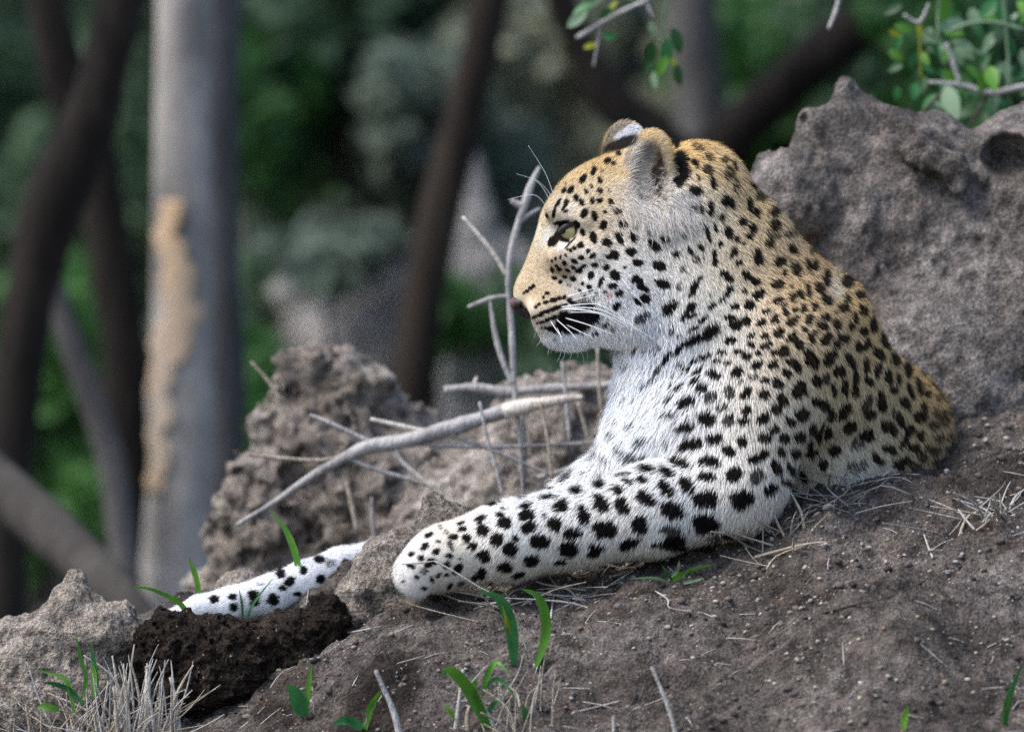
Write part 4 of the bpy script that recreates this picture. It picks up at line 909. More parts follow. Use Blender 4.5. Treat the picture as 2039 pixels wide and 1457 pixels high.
base_pt = P(1330, 1120, 0.0); base_pt.z = gz(base_pt.x, 0)
LEO = empty('leopard', base_pt)
tag(LEO, 'spotted leopard lying with head raised on the bare earth slope', 'leopard')
bme = mesh_np('body', BW, BF)
bc, _t = coat(BW, BN)
set_col(bme, bc)
link('body', bme, M_fur, LEO)

# fur: flow guides (x, y, run right, run down, length)
FLOW = [(1040,560,.3,-.9,4),(1080,470,.4,-.9,5),(1150,360,.75,-.65,12),(1270,300,1,-.1,13),(1400,310,.8,.6,18),(1500,420,.6,.8,21),(1620,530,.7,.7,21),(1750,660,.7,.7,20),(1870,850,.3,.95,20),(1750,850,.6,.8,22),(1700,940,.3,.95,26),
 (1560,680,.5,.85,18),(1500,880,.1,1,20),(1480,1010,-.2,.95,20),(1250,1030,-.45,.9,19),(1000,1090,-.6,.8,16),(850,1120,-.85,.5,11),(1270,820,-.5,.85,38),(1230,760,-.6,.8,38),(1300,920,-.6,.8,34),(1150,930,-.75,.65,30),(1270,690,-.3,.95,30),
 (1380,560,.3,.95,15),(1450,500,.5,.85,20),(1200,540,.9,.4,9),(1280,600,.7,.7,13),(1090,610,.9,.35,4),(1130,680,.4,.9,19),(1160,640,.8,.5,7),(1220,430,.9,.2,9),(1290,420,.3,.95,22),(1370,420,.3,.95,26),(1290,330,.1,-1,7),(500,1160,-.9,.3,13),(680,1120,-.9,.3,13),(1060,590,.9,.1,3)]
FA = np.array(FLOW, float)
nstr = 520000
tri = np.concatenate([BF[:, [0, 1, 2]], BF[:, [0, 2, 3]]])
A = 0.5 * np.linalg.norm(np.cross(BW[tri[:, 1]] - BW[tri[:, 0]], BW[tri[:, 2]] - BW[tri[:, 0]]), axis=1)
cN = BN[tri].mean(1); cP = BW[tri].mean(1); cxy = pix(cP)
wt = A * np.where(cN[:, 1] > 0.35, 0.30, 1.0)
head = (cxy[:, 0] < 1330) & (cxy[:, 1] < 710)
wt *= np.where(head, 2.9, 1.0)
wt *= np.where((cxy[:, 0] < 770) & (cN[:, 1] < 0.3), 2.2, 1.0)
wt *= np.where(cP[:, 1] > 0.33, 0.35, 1.0)
k_ = rng.choice(len(tri), nstr, p=wt / wt.sum())
r1 = np.sqrt(rng.random(nstr)); r2 = rng.random(nstr)
b0, b1, b2 = 1 - r1, r1 * (1 - r2), r1 * r2
t0 = tri[k_]
RP = BW[t0[:, 0]] * b0[:, None] + BW[t0[:, 1]] * b1[:, None] + BW[t0[:, 2]] * b2[:, None]
RN = BN[t0[:, 0]] * b0[:, None] + BN[t0[:, 1]] * b1[:, None] + BN[t0[:, 2]] * b2[:, None]
RN /= np.linalg.norm(RN, axis=1, keepdims=True)
xy = pix(RP)
fl = np.zeros((nstr, 3)); ln = np.zeros(nstr); den = np.full(nstr, 1e-12)
for x, y, fx, fy, l_ in FA:
    w = np.exp(-((xy[:, 0] - x) ** 2 + (xy[:, 1] - y) ** 2) / (2 * 55.0 ** 2)) + 1e-9
    fl += w[:, None] * np.array([fx, 0.0, -fy]); ln += w * l_; den += w
fl /= den[:, None]; ln = ln / den / S * np.where((xy[:, 0] < 1250) & (xy[:, 1] < 640), 0.92, 0.78)
# bare rims: nose leather, eye opening
eq = ellq(xy, 1131, 461, 30, 22, math.radians(-25)); nq = ellq(xy, 1036, 609, 30, 27, 0)
ln *= np.clip((np.minimum(eq, nq) - 0.75) / 0.5, 0.0, 1) * 0.9 + 0.1
fl += 0.16 * rng.normal(size=fl.shape) + 0.25 * np.stack([fbm(RP, 35, 2, 60), fbm(RP, 35, 2, 70), fbm(RP, 35, 2, 80)], 1)
fl -= RN * (fl * RN).sum(1, keepdims=True)
fl /= np.linalg.norm(fl, axis=1, keepdims=True) + 1e-9
lift = np.clip(0.36 + 0.20 * rng.normal(size=nstr), 0.08, 1.1)
lift = np.where(ln > 26 / S, lift + 0.12, lift)
ln = ln * rng.uniform(0.6, 1.25, nstr)
keep = (ln > 0.8 / S) & ((np.minimum(eq, nq) > 0.85) | (RN[:, 1] > 0.2))
RP, RN, fl, ln, lift = RP[keep], RN[keep], fl[keep], ln[keep], lift[keep]
# long pale hairs fanning across the near ear, and the ruff below it
eP, eN, eF, eL = [], [], [], []
re_ = np.random.default_rng(77)
for cx_, cy_, sx_, sy_, fx, fy, l_, cnt_ in ((1258, 330, 8, 32, .75, -.45, 28, 260), (1268, 385, 18, 9, .45, -.55, 28, 240), (1262, 392, 26, 18, .75, .55, 34, 700), (1305, 425, 26, 16, .35, .9, 32, 700), (1352, 415, 14, 18, .35, .85, 36, 420), (1327, 380, 3, 34, -.5, -.2, 13, 240)):
    for _ in range(cnt_):
        h_, n_ = hit(cx_ + re_.normal() * sx_, cy_ + re_.normal() * sy_)
        if h_ is None or h_.y > 0.0: continue
        if n_.y > 0: n_ = -n_
        eP.append(tuple(h_)); eN.append(tuple(n_)); eF.append((fx + .22 * re_.normal(), -.25 + .12 * re_.normal(), -fy + .22 * re_.normal())); eL.append(l_ * re_.uniform(.6, 1.2) / S)
nE = len(eP); eF = np.array(eF); eF /= np.linalg.norm(eF, axis=1, keepdims=True)
RP = np.concatenate([RP, eP]); RN = np.concatenate([RN, eN]); fl = np.concatenate([fl, eF]); ln = np.concatenate([ln, eL]); lift = np.concatenate([lift, np.full(nE, .25)])
n = len(RP)
mid = RP + ln[:, None] * 0.5 * (fl + RN * lift[:, None] * 1.15)
tip = RP + ln[:, None] * (fl * 0.97 + RN * lift[:, None] * 0.75)
tip[:, 2] -= ln * 0.06
wd = np.cross(RN, fl); wd /= np.linalg.norm(wd, axis=1, keepdims=True) + 1e-9
hw = np.clip(ln * 0.034, 0.00017, 0.00034) * rng.uniform(0.7, 1.3, n)
hw[-nE:] = 0.00022
hw = hw[:, None]
FV = np.stack([RP - wd * hw, RP + wd * hw, mid - wd * hw * 0.8, mid + wd * hw * 0.8, tip], 1).reshape(-1, 3)
i5 = np.arange(n)[:, None] * 5
FT = (i5[:, :, None] + np.array([[0, 1, 3], [0, 3, 2], [2, 3, 4]])[None]).reshape(-1, 3)
smp = RP + ln[:, None] * 0.55 * fl
xyS = pix(smp)
fc, tone = coat(smp, RN, 0.07 * rng.normal(size=n))
hd = (xyS[:, 0] < 1330) & (xyS[:, 1] < 700)
fc = fc * np.clip(1 + np.where(hd, .17, .10)[:, None] * rng.normal(size=(n, 1)), 0.5, 1.4)
tick = (xyS[:, 1] < 700) & (rng.random(n) < np.clip((RN[:, 2] - 0.15) * 0.16, 0, .10)) & (tone < .5)
fc[tick] *= np.array([.32, .26, .20])
fc[-nE:] = np.array([.62, .58, .53]) * np.random.default_rng(5).uniform(.45, 1.25, (nE, 1))
fc = np.clip(fc, 0.005, 0.93)
FC = np.repeat(fc, 5, axis=0)
fme = mesh_np('fur', FV, FT)
set_col(fme, FC)
fo = link('fur', fme, M_fur, LEO)
fo['kind'] = 'stuff'

# eye, nose, whiskers, brow hairs
def solid(name, rgb, rough, spec=0.5):
    m, nt, b = mat_base(name, rough, spec); b.inputs['Base Color'].default_value = (*rgb, 1); return m

def sphere_np(c, r, nu=28, nv=16, scale=(1, 1, 1)):
    V = [(0, 0, 1)]
    for i in range(1, nv):
        for j in range(nu):
            a, b_ = math.pi * i / nv, 2 * math.pi * j / nu
            V.append((math.sin(a) * math.cos(b_), math.sin(a) * math.sin(b_), math.cos(a)))
    V.append((0, 0, -1)); V = np.array(V)
    F = []
    for j in range(nu): F.append((0, 1 + j, 1 + (j + 1) % nu))
    for i in range(nv - 2):
        for j in range(nu):
            a = 1 + i * nu + j; b_ = 1 + i * nu + (j + 1) % nu
            F += [(a, a + nu, b_ + nu), (a, b_ + nu, b_)]
    e_ = len(V) - 1
    for j in range(nu): F.append((e_, 1 + (nv - 2) * nu + (j + 1) % nu, 1 + (nv - 2) * nu + j))
    return V * r * np.array(scale) + np.array(c), np.array(F)

def eye_mat(axis):
    m, nt, b = mat_base('amber_eye', 0.08, 0.6)
    tc = nt.nodes.new('ShaderNodeTexCoord')
    nrm = nt.nodes.new('ShaderNodeVectorMath'); nrm.operation = 'NORMALIZE'; nt.links.new(tc.outputs['Object'], nrm.inputs[0])
    dp = nt.nodes.new('ShaderNodeVectorMath'); dp.operation = 'DOT_PRODUCT'; nt.links.new(nrm.outputs[0], dp.inputs[0]); dp.inputs[1].default_value = axis
    r = ramp(nt, [(0.0, (0.02, 0.015, 0.01)), (0.30, (0.03, 0.02, 0.012)), (0.36, (0.62, 0.47, 0.16)), (0.75, (0.42, 0.37, 0.17)), (0.93, (0.34, 0.33, 0.17)), (0.955, (0.006, 0.006, 0.006))])
    nt.links.new(dp.outputs['Value'], r.inputs['Fac']); nt.links.new(r.outputs['Color'], b.inputs['Base Color'])
    b.inputs['Coat Weight'].default_value = 1.0; b.inputs['Coat Roughness'].default_value = 0.03
    return m
h0, _ = hit(1131, 461)
ER = 20.5 / S
for side in (0, 1):
    c = Vector((P(1135, 460, 0).x, h0.y + 6 / S, P(1135, 460, h0.y).z))
    ax = Vector((-0.72, -0.69, 0.06))
    if side:
        c.y = 2 * M0 / S - c.y; ax.y = -ax.y
    V_, F_ = sphere_np((0, 0, 0), ER)
    me = mesh_np('eye', V_, F_); me.materials.append(eye_mat(ax.normalized()))
    o = bpy.data.objects.new('eye', me); COL.objects.link(o); o.parent = LEO
    o.matrix_parent_inverse = Matrix.Translation(-LEO.location); o.location = c
    # eyelids: dark upper lid and pale rimmed lower lid wrapped round the ball
    for nm, mat_, arc, rr, dz in (('upper_eyelid', solid('dark_lid', (0.02, 0.017, 0.015), 0.5), (196, 350), 6.2, 0), ('lower_eyelid', solid('lid_rim', (0.42, 0.30, 0.16), 0.5), (30, 120), 2.4, 0)):
        pts = []
        for q in np.linspace(arc[0], arc[1], 9):
            a = math.radians(q)
            xx = math.cos(a) * 22.5 / S; zz = -math.sin(a) * (12.5 if nm == 'upper_eyelid' else 17.5) / S
            ca, sa = math.cos(math.radians(25)), math.sin(math.radians(25))
            X, Z = xx * ca - zz * sa * -1 * 0 - 0, zz
            X, Z = xx * ca - zz * sa, xx * sa + zz * ca
            yy = math.sqrt(max((ER * 1.12) ** 2 - X * X - Z * Z, (ER * 0.35) ** 2))
            pts.append(c + Vector((X, -yy if side == 0 else yy, Z)))
        link(nm, tube_mesh(nm, pts, [rr * 0.4 / S] + [rr / S] * 7 + [rr * 0.4 / S], 8), mat_, o)

# nose leather: pink front turning black at the nostril
nf = Field(np.arange(1005, 1075, 1.6) - CX, np.arange(M0 - 45, M0 + 45, 1.6), CY - np.arange(575, 645, 1.6)[::-1])
nf.ell((1041, 607, M0), (27, 18, 28), 16, 6)
nf.ell((1050, 622, M0), (15, 13, 12), 0, 8)
for s_ in both:
    nf.ell((1046, 602, M0 + s_ * 18), (13, 14, 9), -30, 6)
    nf.ell((1043, 608, M0 + s_ * 23), (8, 5, 8), -25, 3, sub=True)
U_, F_ = nf.mesh(); W_ = px2w(U_)
xy_ = pix(W_)
pk = np.clip((1027 - xy_[:, 0]) / 8, 0, 1)[:, None]
NC = np.array([0.008, 0.006, 0.006]) * (1 - pk) + np.array([0.12, 0.05, 0.044]) * pk
me = mesh_np('nose', W_, F_); set_col(me, NC)
m_n, nt, b = mat_base('nose_leather', 0.5, 0.35)
at = nt.nodes.new('ShaderNodeVertexColor'); at.layer_name = 'Col'; nt.links.new(at.outputs['Color'], b.inputs['Base Color'])
link('nose', me, m_n, LEO)['label'] = 'pink fronted black nose leather'

M_whisk = solid('white_whisker', (0.85, 0.86, 0.88), 0.35, 0.5)
WH = [((1112, 612), (1190, 606), (1250, 640), 1.3), ((1118, 614), (1200, 618), (1310, 680), 1.6), ((1113, 615), (1190, 622), (1275, 660), 1.5), ((1132, 622), (1190, 624), (1240, 650), 1.3),
      ((1122, 632), (1175, 648), (1225, 668), 1.3), ((1140, 608), (1220, 618), (1300, 690), 1.2), ((1106, 634), (1135, 660), (1152, 680), 1.1), ((1095, 637), (1110, 660), (1120, 672), 1.0),
      ((1128, 592), (1170, 578), (1215, 570), 1.1), ((1136, 600), (1180, 588), (1216, 584), 1.1), ((1125, 645), (1155, 660), (1180, 672), 1.0), ((1232, 548), (1262, 582), (1294, 620), 0.6),
      ((1108, 650), (1116, 668), (1118, 680), 0.9), ((1240, 560), (1275, 600), (1330, 650), 0.55)]
for i, (a, m_, e_, r_) in enumerate(WH):
    h, nn = hit(*a)
    if h is None: continue
    y0 = h.y
    A_ = P(a[0], a[1], y0 + 0.002); M_ = P(m_[0], m_[1], y0 - 0.022); E_ = P(e_[0], e_[1], y0 - 0.030)
    link('whisker', tube_mesh('whisker', [A_, M_, E_], [r_ * 0.8 / S, r_ * 0.62 / S, 0.22 / S], 6, per=5), M_whisk, LEO)
for i, (a, m_, e_) in enumerate([((1102, 388), (1086, 345), (1052, 290)), ((1094, 396), (1070, 362), (1028, 346)), ((1086, 408), (1062, 388), (1010, 398)), ((1100, 392), (1082, 370), (1060, 352))]):
    link('brow_whisker', tube_mesh('brow_whisker', [P(a[0], a[1], -0.05), P(m_[0], m_[1], -0.06), P(e_[0], e_[1], -0.065)], [0.8 / S, 0.6 / S, 0.2 / S], 5, per=5), M_whisk, LEO)
rr_ = random.Random(5)
for i in range(12):
    x = 1062 + i * 9; y = np.interp(x, [1060, 1095, 1130, 1165], [648, 684, 699, 690])
    a = P(x, y - 2, M0 / S); e_ = P(x + rr_.uniform(-14, 10), y + rr_.uniform(14, 30), M0 / S + rr_.uniform(-.01, .01))
    link('chin_whisker', tube_mesh('chin_whisker', [a, (a + e_) / 2 + Vector((0.002, 0, 0)), e_], [0.55 / S, 0.4 / S, 0.15 / S], 5, per=3), M_whisk, LEO)

# ------------------------------------------------------------------ grit, crumbs and straw on the slope
def ground_hit(px, py):
    """depth at which the line of sight through a photo pixel meets the ground"""
    ds = np.linspace(-1.3, 1.2, 900)
    k = (D + ds) / D / S
    g_ = ground_z((px - CX) * k, ds)
    z = H - (py - CY) * k
    I = np.nonzero(z <= g_)[0]
    return float(ds[I[0]]) if len(I) else 0.0

def GP(px, py):
    d = ground_hit(px, py); return P(px, py, d), d

def icorock(seed):
    r = np.random.default_rng(seed)
    p = (1 + 5 ** 0.5) / 2
    V = np.array([(-1, p, 0), (1, p, 0), (-1, -p, 0), (1, -p, 0), (0, -1, p), (0, 1, p), (0, -1, -p), (0, 1, -p), (p, 0, -1), (p, 0, 1), (-p, 0, -1), (-p, 0, 1)], float) / 1.9
    F = np.array([(0, 11, 5), (0, 5, 1), (0, 1, 7), (0, 7, 10), (0, 10, 11), (1, 5, 9), (5, 11, 4), (11, 10, 2), (10, 7, 6), (7, 1, 8), (3, 9, 4), (3, 4, 2), (3, 2, 6), (3, 6, 8), (3, 8, 9), (4, 9, 5), (2, 4, 11), (6, 2, 10), (8, 6, 7), (9, 8, 1)])
    return V * r.uniform(0.6, 1.25, (12, 1)), F

def scatter(name, label, cat, n, size, cols, seed, xr=(-0.74, 0.76), yr=(-0.85, 0.35), sink=0.25, clump=0.0):
    r = np.random.default_rng(seed)
    x = r.uniform(*xr, n * 3); y = r.uniform(*yr, n * 3)
    m = fbm(np.stack([x, y, 0 * x], 1), 9, 2, seed) > r.uniform(-1, 1, n * 3) * (1 - clump) - 0.1 * (1 - clump)
    x, y = x[m][:n], y[m][:n]; n = len(x)
    z = ground_z(x, y)
    s_ = size[0] + (size[1] - size[0]) * r.random(n) ** 3.2
    Vs, Fs = [], []
    C = np.array(cols)[r.integers(0, len(cols), n)] * r.uniform(0.55, 1.05, (n, 1))
    rocks = [icorock(i) for i in range(8)]
    CC = []
    for i in range(n):
        V0, F0 = rocks[i % 8]
        a = r.uniform(0, 6.28); c, s2 = math.cos(a), math.sin(a)
        q = V0 * s_[i] * np.array([1.15, 0.9, 0.75])
        q = np.stack([q[:, 0] * c - q[:, 1] * s2, q[:, 0] * s2 + q[:, 1] * c, q[:, 2]], 1)
        Vs.append(q + np.array([x[i], y[i], z[i] + s_[i] * (0.5 - sink)])); Fs.append(F0 + 12 * i)
        CC.append(np.repeat(C[i:i + 1], 12, 0))
    me = mesh_np(name, np.concatenate(Vs), np.concatenate(Fs)); set_col(me, np.concatenate(CC))
    m_, nt, b = mat_base(name + '_surface', 0.85, 0.25)
    at = nt.nodes.new('ShaderNodeVertexColor'); at.layer_name = 'Col'
    nz = noise_node(nt, 500, 2, 0.5); rr = ramp(nt, [(0.3, (0.6, 0.6, 0.6)), (0.7, (1.3, 1.3, 1.3))]); nt.links.new(nz.outputs['Fac'], rr.inputs['Fac'])
    nt.links.new(mixc(nt, 1.0, at.outputs['Color'], rr.outputs['Color'], 'MULTIPLY'), b.inputs['Base Color'])
    tag(link(name, me, m_), label, cat, kind='stuff')

scatter('grit', 'pale and rusty grit strewn over the bare earth', 'grit', 5200, (0.0008, 0.0042), [(.34,.30,.25), (.42,.38,.33), (.30,.27,.24), (.36,.30,.20), (.40,.36,.30), (.33,.30,.27), (.27,.18,.12), (.46,.43,.40), (.36,.33,.30)], 3, clump=0.45)
scatter('soil_crumb_litter', 'small brown crumbs of soil on the slope', 'soil crumbs', 5200, (0.0012, 0.0065), [(.075,.063,.055), (.10,.087,.077), (.05,.041,.035), (.14,.122,.108)], 4, sink=0.45, clump=0.3)

def merge(parts):
    Vs, Fs, o = [], [], 0
    for V, F in parts:
        Vs.append(V); Fs += [tuple(o + i for i in dict.fromkeys(f)) for f in F]; o += len(V)
    return np.concatenate(Vs), Fs

def mesh_list(name, V, F):
    me = bpy.data.meshes.new(name); me.from_pydata([tuple(v) for v in V], [], F); me.update()
    me.polygons.foreach_set('use_smooth', [True] * len(me.polygons)); return me

M_straw = bark_mat('dry_straw', (0.26, 0.21, 0.155), (0.50, 0.44, 0.36), 60, 0.5)
M_straw2 = bark_mat('bleached_straw', (0.30, 0.275, 0.25), (0.55, 0.52, 0.48), 60, 0.5)
M_root = bark_mat('dark_root', (0.05, 0.04, 0.032), (0.12, 0.10, 0.085), 60, 0.5)
r_ = random.Random(11)
lit = []
for i in range(300):
    x = r_.uniform(-0.68, 0.72); y = r_.uniform(-0.75, 0.12)
    a = r_.gauss(0, 0.8); l_ = r_.uniform(0.008, 0.045)
    p0 = Vector((x, y, gz(x, y) + 0.001)); q = (x + math.cos(a) * l_, y + math.sin(a) * l_ * 0.8)
    p1 = Vector((q[0], q[1], gz(*q) + 0.002)); m_ = (p0 + p1) / 2 + Vector((r_.uniform(-.08, .08) * l_, r_.uniform(-.08, .08) * l_, 0.0006))
    lit.append(tube([p0, m_, p1], [0.0006, 0.0007, 0.0004], 4, cap=False))
tag(link('straw_litter', mesh_list('straw_litter', *merge(lit)), M_straw2), 'thin bits of dry straw littering the earth slope', 'straw', kind='stuff')

# ------------------------------------------------------------------ stalks, sticks and branches
def stalk(name, pts, rad, mat, parent=None, sides=6, rough=0.1, per=4, seed=0):
    W = [p if isinstance(p, Vector) else P(*p) for p in pts]
    return link(name, tube_mesh(name, W, [q / S for q in rad], sides, rough, seed, per=per), mat, parent)

def pts_d(pts, d):
    return [(x, y, d + (q[0] if q else 0)) for x, y, *q in pts]

br = empty('dead_branch', P(700, 905, 0.6))
tag(br, 'long grey dead branch slanting up to a broken cream end', 'branch')
stalk('limb', pts_d([(470, 1045), (545, 1000), (605, 958), (665, 922), (725, 893), (800, 879), (900, 851), (980, 826), (1020, 815)], .6), [4, 6, 8, 11, 15, 15, 16, 17, 18], M_deadwood, br, 10, 0.22, 5, 1)
stalk('broken_end', pts_d([(1005, 819, -.005), (1050, 808, -.01), (1100, 799, -.01), (1140, 793), (1160, 790)], .6), [18.5, 17, 13, 10, 5], M_bare, br, 9, 0.25, 4, 2)['label'] = 'cream bare wood at the snapped end'
stalk('twig', pts_d([(800, 880), (880, 886), (1000, 889), (1150, 883), (1190, 880)], .6), [5, 5, 5, 4, 3], M_deadwood, br, 6, .15, 4, 3)
stalk('twig', pts_d([(755, 890), (700, 862), (640, 835), (618, 826)], .6), [6, 5, 5, 3], M_deadwood, br, 6, .15, 4, 4)
stalk('twig', pts_d([(905, 868), (850, 859), (790, 846), (738, 834)], .6), [6, 6, 5, 4], M_bare, br, 6, .15, 4, 5)
stalk('twig', pts_d([(905, 868), (980, 895), (1050, 925), (1095, 945)], .6), [5, 5, 4, 3], M_deadwood, br, 6, .15, 4, 6)
stalk('twig', pts_d([(690, 906), (640, 916), (560, 912), (490, 904)], .6), [5, 4, 4, 3], M_straw, br, 6, .15, 4, 7)
stalk('twig', pts_d([(692, 912), (750, 935), (820, 955), (870, 972)], .6), [6, 5, 5, 3], M_deadwood, br, 6, .15, 4, 8)
stalk('twig', pts_d([(785, 888), (800, 918), (845, 958), (885, 988)], .6), [4, 6, 5, 4], M_bare, br, 6, .15, 4, 9)

b2 = empty('lichened_branch', P(980, 778, 0.75))
tag(b2, 'short knobbly grey branch with lichen lying level behind the throat', 'branch')
stalk('limb', pts_d([(886, 777), (930, 771), (980, 776), (1012, 784), (1060, 776), (1150, 771), (1260, 764)], .75), [10, 9, 10, 12, 10, 9, 8], M_deadwood, b2, 9, .3, 5, 11)
stalk('knob', pts_d([(948, 772), (946, 760), (950, 750)], .75), [6, 5, 3], M_bare, b2, 6, .2, 3, 12)
stalk('knob', pts_d([(985, 778), (996, 792), (1004, 800)], .75), [7, 6, 3], M_deadwood, b2, 6, .2, 3, 13)

b3 = empty('dead_sapling', P(1030, 960, 0.6))
tag(b3, 'thin upright dead sapling standing just beyond the leopard nose', 'dead sapling')
stalk('stem', pts_d([(1042, 1000), (1036, 880), (1024, 770), (1019, 660), (1012, 560), (1022, 480), (1043, 412), (1058, 368), (1074, 332)], .6), [4, 4, 6, 6.5, 6.5, 7, 9, 8, 3], M_deadwood, b3, 8, .15, 5, 14)
stalk('side_twig', pts_d([(1008, 548), (985, 508), (955, 470), (921, 432)], .6), [5, 5, 5, 4], M_bare, b3, 7, .15, 4, 15)
stalk('side_twig', pts_d([(1012, 590), (985, 592), (955, 602), (932, 612)], .6), [5, 5, 5, 4], M_deadwood, b3, 7, .15, 4, 16)
stalk('side_twig', pts_d([(1022, 765), (1003, 722), (988, 672), (974, 590)], .6), [6, 6, 6, 3], M_deadwood, b3, 7, .15, 4, 17)
stalk('side_twig', pts_d([(1044, 412), (1033, 408), (1018, 400)], .6), [8, 9, 6], M_deadwood, b3, 7, .15, 4, 18)
stalk('side_twig', pts_d([(1028, 450), (1050, 430), (1075, 415)], .6), [6, 5, 3], M_deadwood, b3, 7, .15, 4, 19)

def loose(label, pts, rad, mat, group='dry grass stalks beyond the foreleg', name='dry_stalk'):
    o = stalk(name, pts, rad, mat); tag(o, label, 'stalk', group); return o
STL = ['dry stalk slanting under the dead branch twigs', 'straight dry stalk rising behind the foreleg to the cream branch end', 'dry stalk beside the foot of the dead sapling', 'dry stalk brushing the leopard chest fur', 'dry stalk standing under the leopard chin',
       'dry stalk close against the leopard throat', 'dry stalk lying level against the upper foreleg', 'yellowish dry stalk in front of the crumbly mound base', 'short grey stalk behind the pale crusted ridge', 'thin dry stalk leaning on the shoulder of the crumbly mound']
for i, (pts, rad) in enumerate([
    ([(955, 800), (972, 880), (990, 940), (1000, 985)], [3, 4, 4, 4]), ([(1075, 800), (1090, 870), (1100, 960)], [3, 4, 4]), ([(1040, 820), (1045, 900), (1042, 965)], [4, 5, 5]),
    ([(1150, 800), (1165, 850), (1180, 900)], [3, 4, 4]), ([(1120, 720), (1128, 800), (1135, 880)], [4, 4, 4]), ([(1190, 690), (1192, 760), (1200, 830)], [3, 4, 4]),
    ([(1070, 950), (1130, 935), (1190, 915)], [5, 6, 5]), ([(690, 960), (700, 1000), (712, 1060)], [4, 6, 5]), ([(740, 990), (742, 1030), (745, 1070)], [3, 5, 5]),
    ([(500, 720), (535, 760), (560, 800)], [3, 4, 3])]):
    loose(STL[i], pts_d(pts, .55 + .03 * i), rad, M_straw if i % 2 else M_deadwood)

# ------------------------------------------------------------------ green blades and dry tufts on the slope
M_g1 = leaf_mat('fresh_grass_green', (0.055, 0.19, 0.022), (0.13, 0.30, 0.04), 0.45, 0.35, 40)
M_g2 = leaf_mat('deep_grass_green', (0.018, 0.10, 0.03), (0.05, 0.19, 0.06), 0.4, 0.3, 40)
M_gy = leaf_mat('yellow_green_leaf', (0.20, 0.26, 0.02), (0.34, 0.36, 0.03), 0.45, 0.35, 40)
M_gp = leaf_mat('pale_grey_green_leaf', (0.13, 0.22, 0.13), (0.22, 0.32, 0.20), 0.4, 0.3, 30)
M_gd = leaf_mat('dark_green_leaf', (0.014, 0.055, 0.016), (0.035, 0.10, 0.028), 0.45, 0.3, 30)

def blade_mesh(name, pts, w):
    """long leaf with a keel: pts world Vectors from base to tip, w widths in pixels"""
    n = 14
    A = np.array([tuple(p) for p in pts], float); t = np.linspace(0, len(A) - 1, n)
    i = np.minimum(t.astype(int), len(A) - 2); f = (t - i)[:, None]
    p0, p1, p2, p3 = A[np.maximum(i - 1, 0)], A[i], A[i + 1], A[np.minimum(i + 2, len(A) - 1)]
    C = 0.5 * (2 * p1 + (p2 - p0) * f + (2 * p0 - 5 * p1 + 4 * p2 - p3) * f ** 2 + (3 * p1 - p0 - 3 * p2 + p3) * f ** 3)
    T = np.gradient(C, axis=0); T /= np.linalg.norm(T, axis=1, keepdims=True) + 1e-9
    Sd = np.cross(T, np.array([0, 1.0, 0])); Sd /= np.linalg.norm(Sd, axis=1, keepdims=True) + 1e-9
    q = np.linspace(0, 1, n)
    wd = w / S * 0.5 * np.minimum(1, 0.35 + 2.2 * q) * np.clip((1 - q) * 2.6, 0.03, 1) ** 0.8
    N_ = np.cross(Sd, T)
    tw = 0.5 * np.sin(q * 3.0 + w)
    Sd2 = Sd * np.cos(tw)[:, None] + N_ * np.sin(tw)[:, None]
    V = np.concatenate([C - Sd2 * wd[:, None] - N_ * wd[:, None] * 0.35, C, C + Sd2 * wd[:, None] - N_ * wd[:, None] * 0.35])
    F = []
    for k in range(n - 1):
        F += [(k, k + 1, n + k + 1, n + k), (n + k, n + k + 1, 2 * n + k + 1, 2 * n + k)]
    return mesh_np(name, V, np.array(F))

def plant(name, label, cat, foot, blades, group=None):
    """foot: pixel where it grows; blades: (kind, pts px, width px, material, lean towards camera)"""
    F0, d0 = GP(*foot)
    e = empty(name, F0); tag(e, label, cat, group)
    for kind, pts, w, mat, lean in blades:
        n = len(pts)
        W = [P(x, y, d0 - lean * (i / (n - 1)) ** 1.5) for i, (x, y) in enumerate(pts)]
        if kind == 'stalk':
            link('stalk', tube_mesh('stalk', W, np.linspace(w, w * 0.6, n) / S, 6, .1, per=3), mat, e)
        else:
            link(kind, blade_mesh(kind, W, w), mat, e)
    return e
B = 'blade'
plant('grass_plant', 'two tall curling green grass blades beside the forepaw', 'grass', (1040, 1325), [
    (B, [(1022, 1335), (1022, 1285), (1012, 1225), (990, 1188), (952, 1177)], 24, M_g2, .04), (B, [(1020, 1315), (1012, 1250), (1000, 1205)], 8, M_gy, .03),
    (B, [(1058, 1345), (1082, 1285), (1087, 1235), (1072, 1188), (1038, 1172)], 20, M_g1, .03),
    ('stalk', [(1018, 1350), (1024, 1400), (1028, 1450)][::-1], 3.5, M_straw, 0), ('stalk', [(1046, 1450), (1056, 1380), (1064, 1320)], 3.5, M_straw, 0), ('stalk', [(1050, 1300), (1036, 1250), (1022, 1215)], 1.8, M_straw2, .01)])
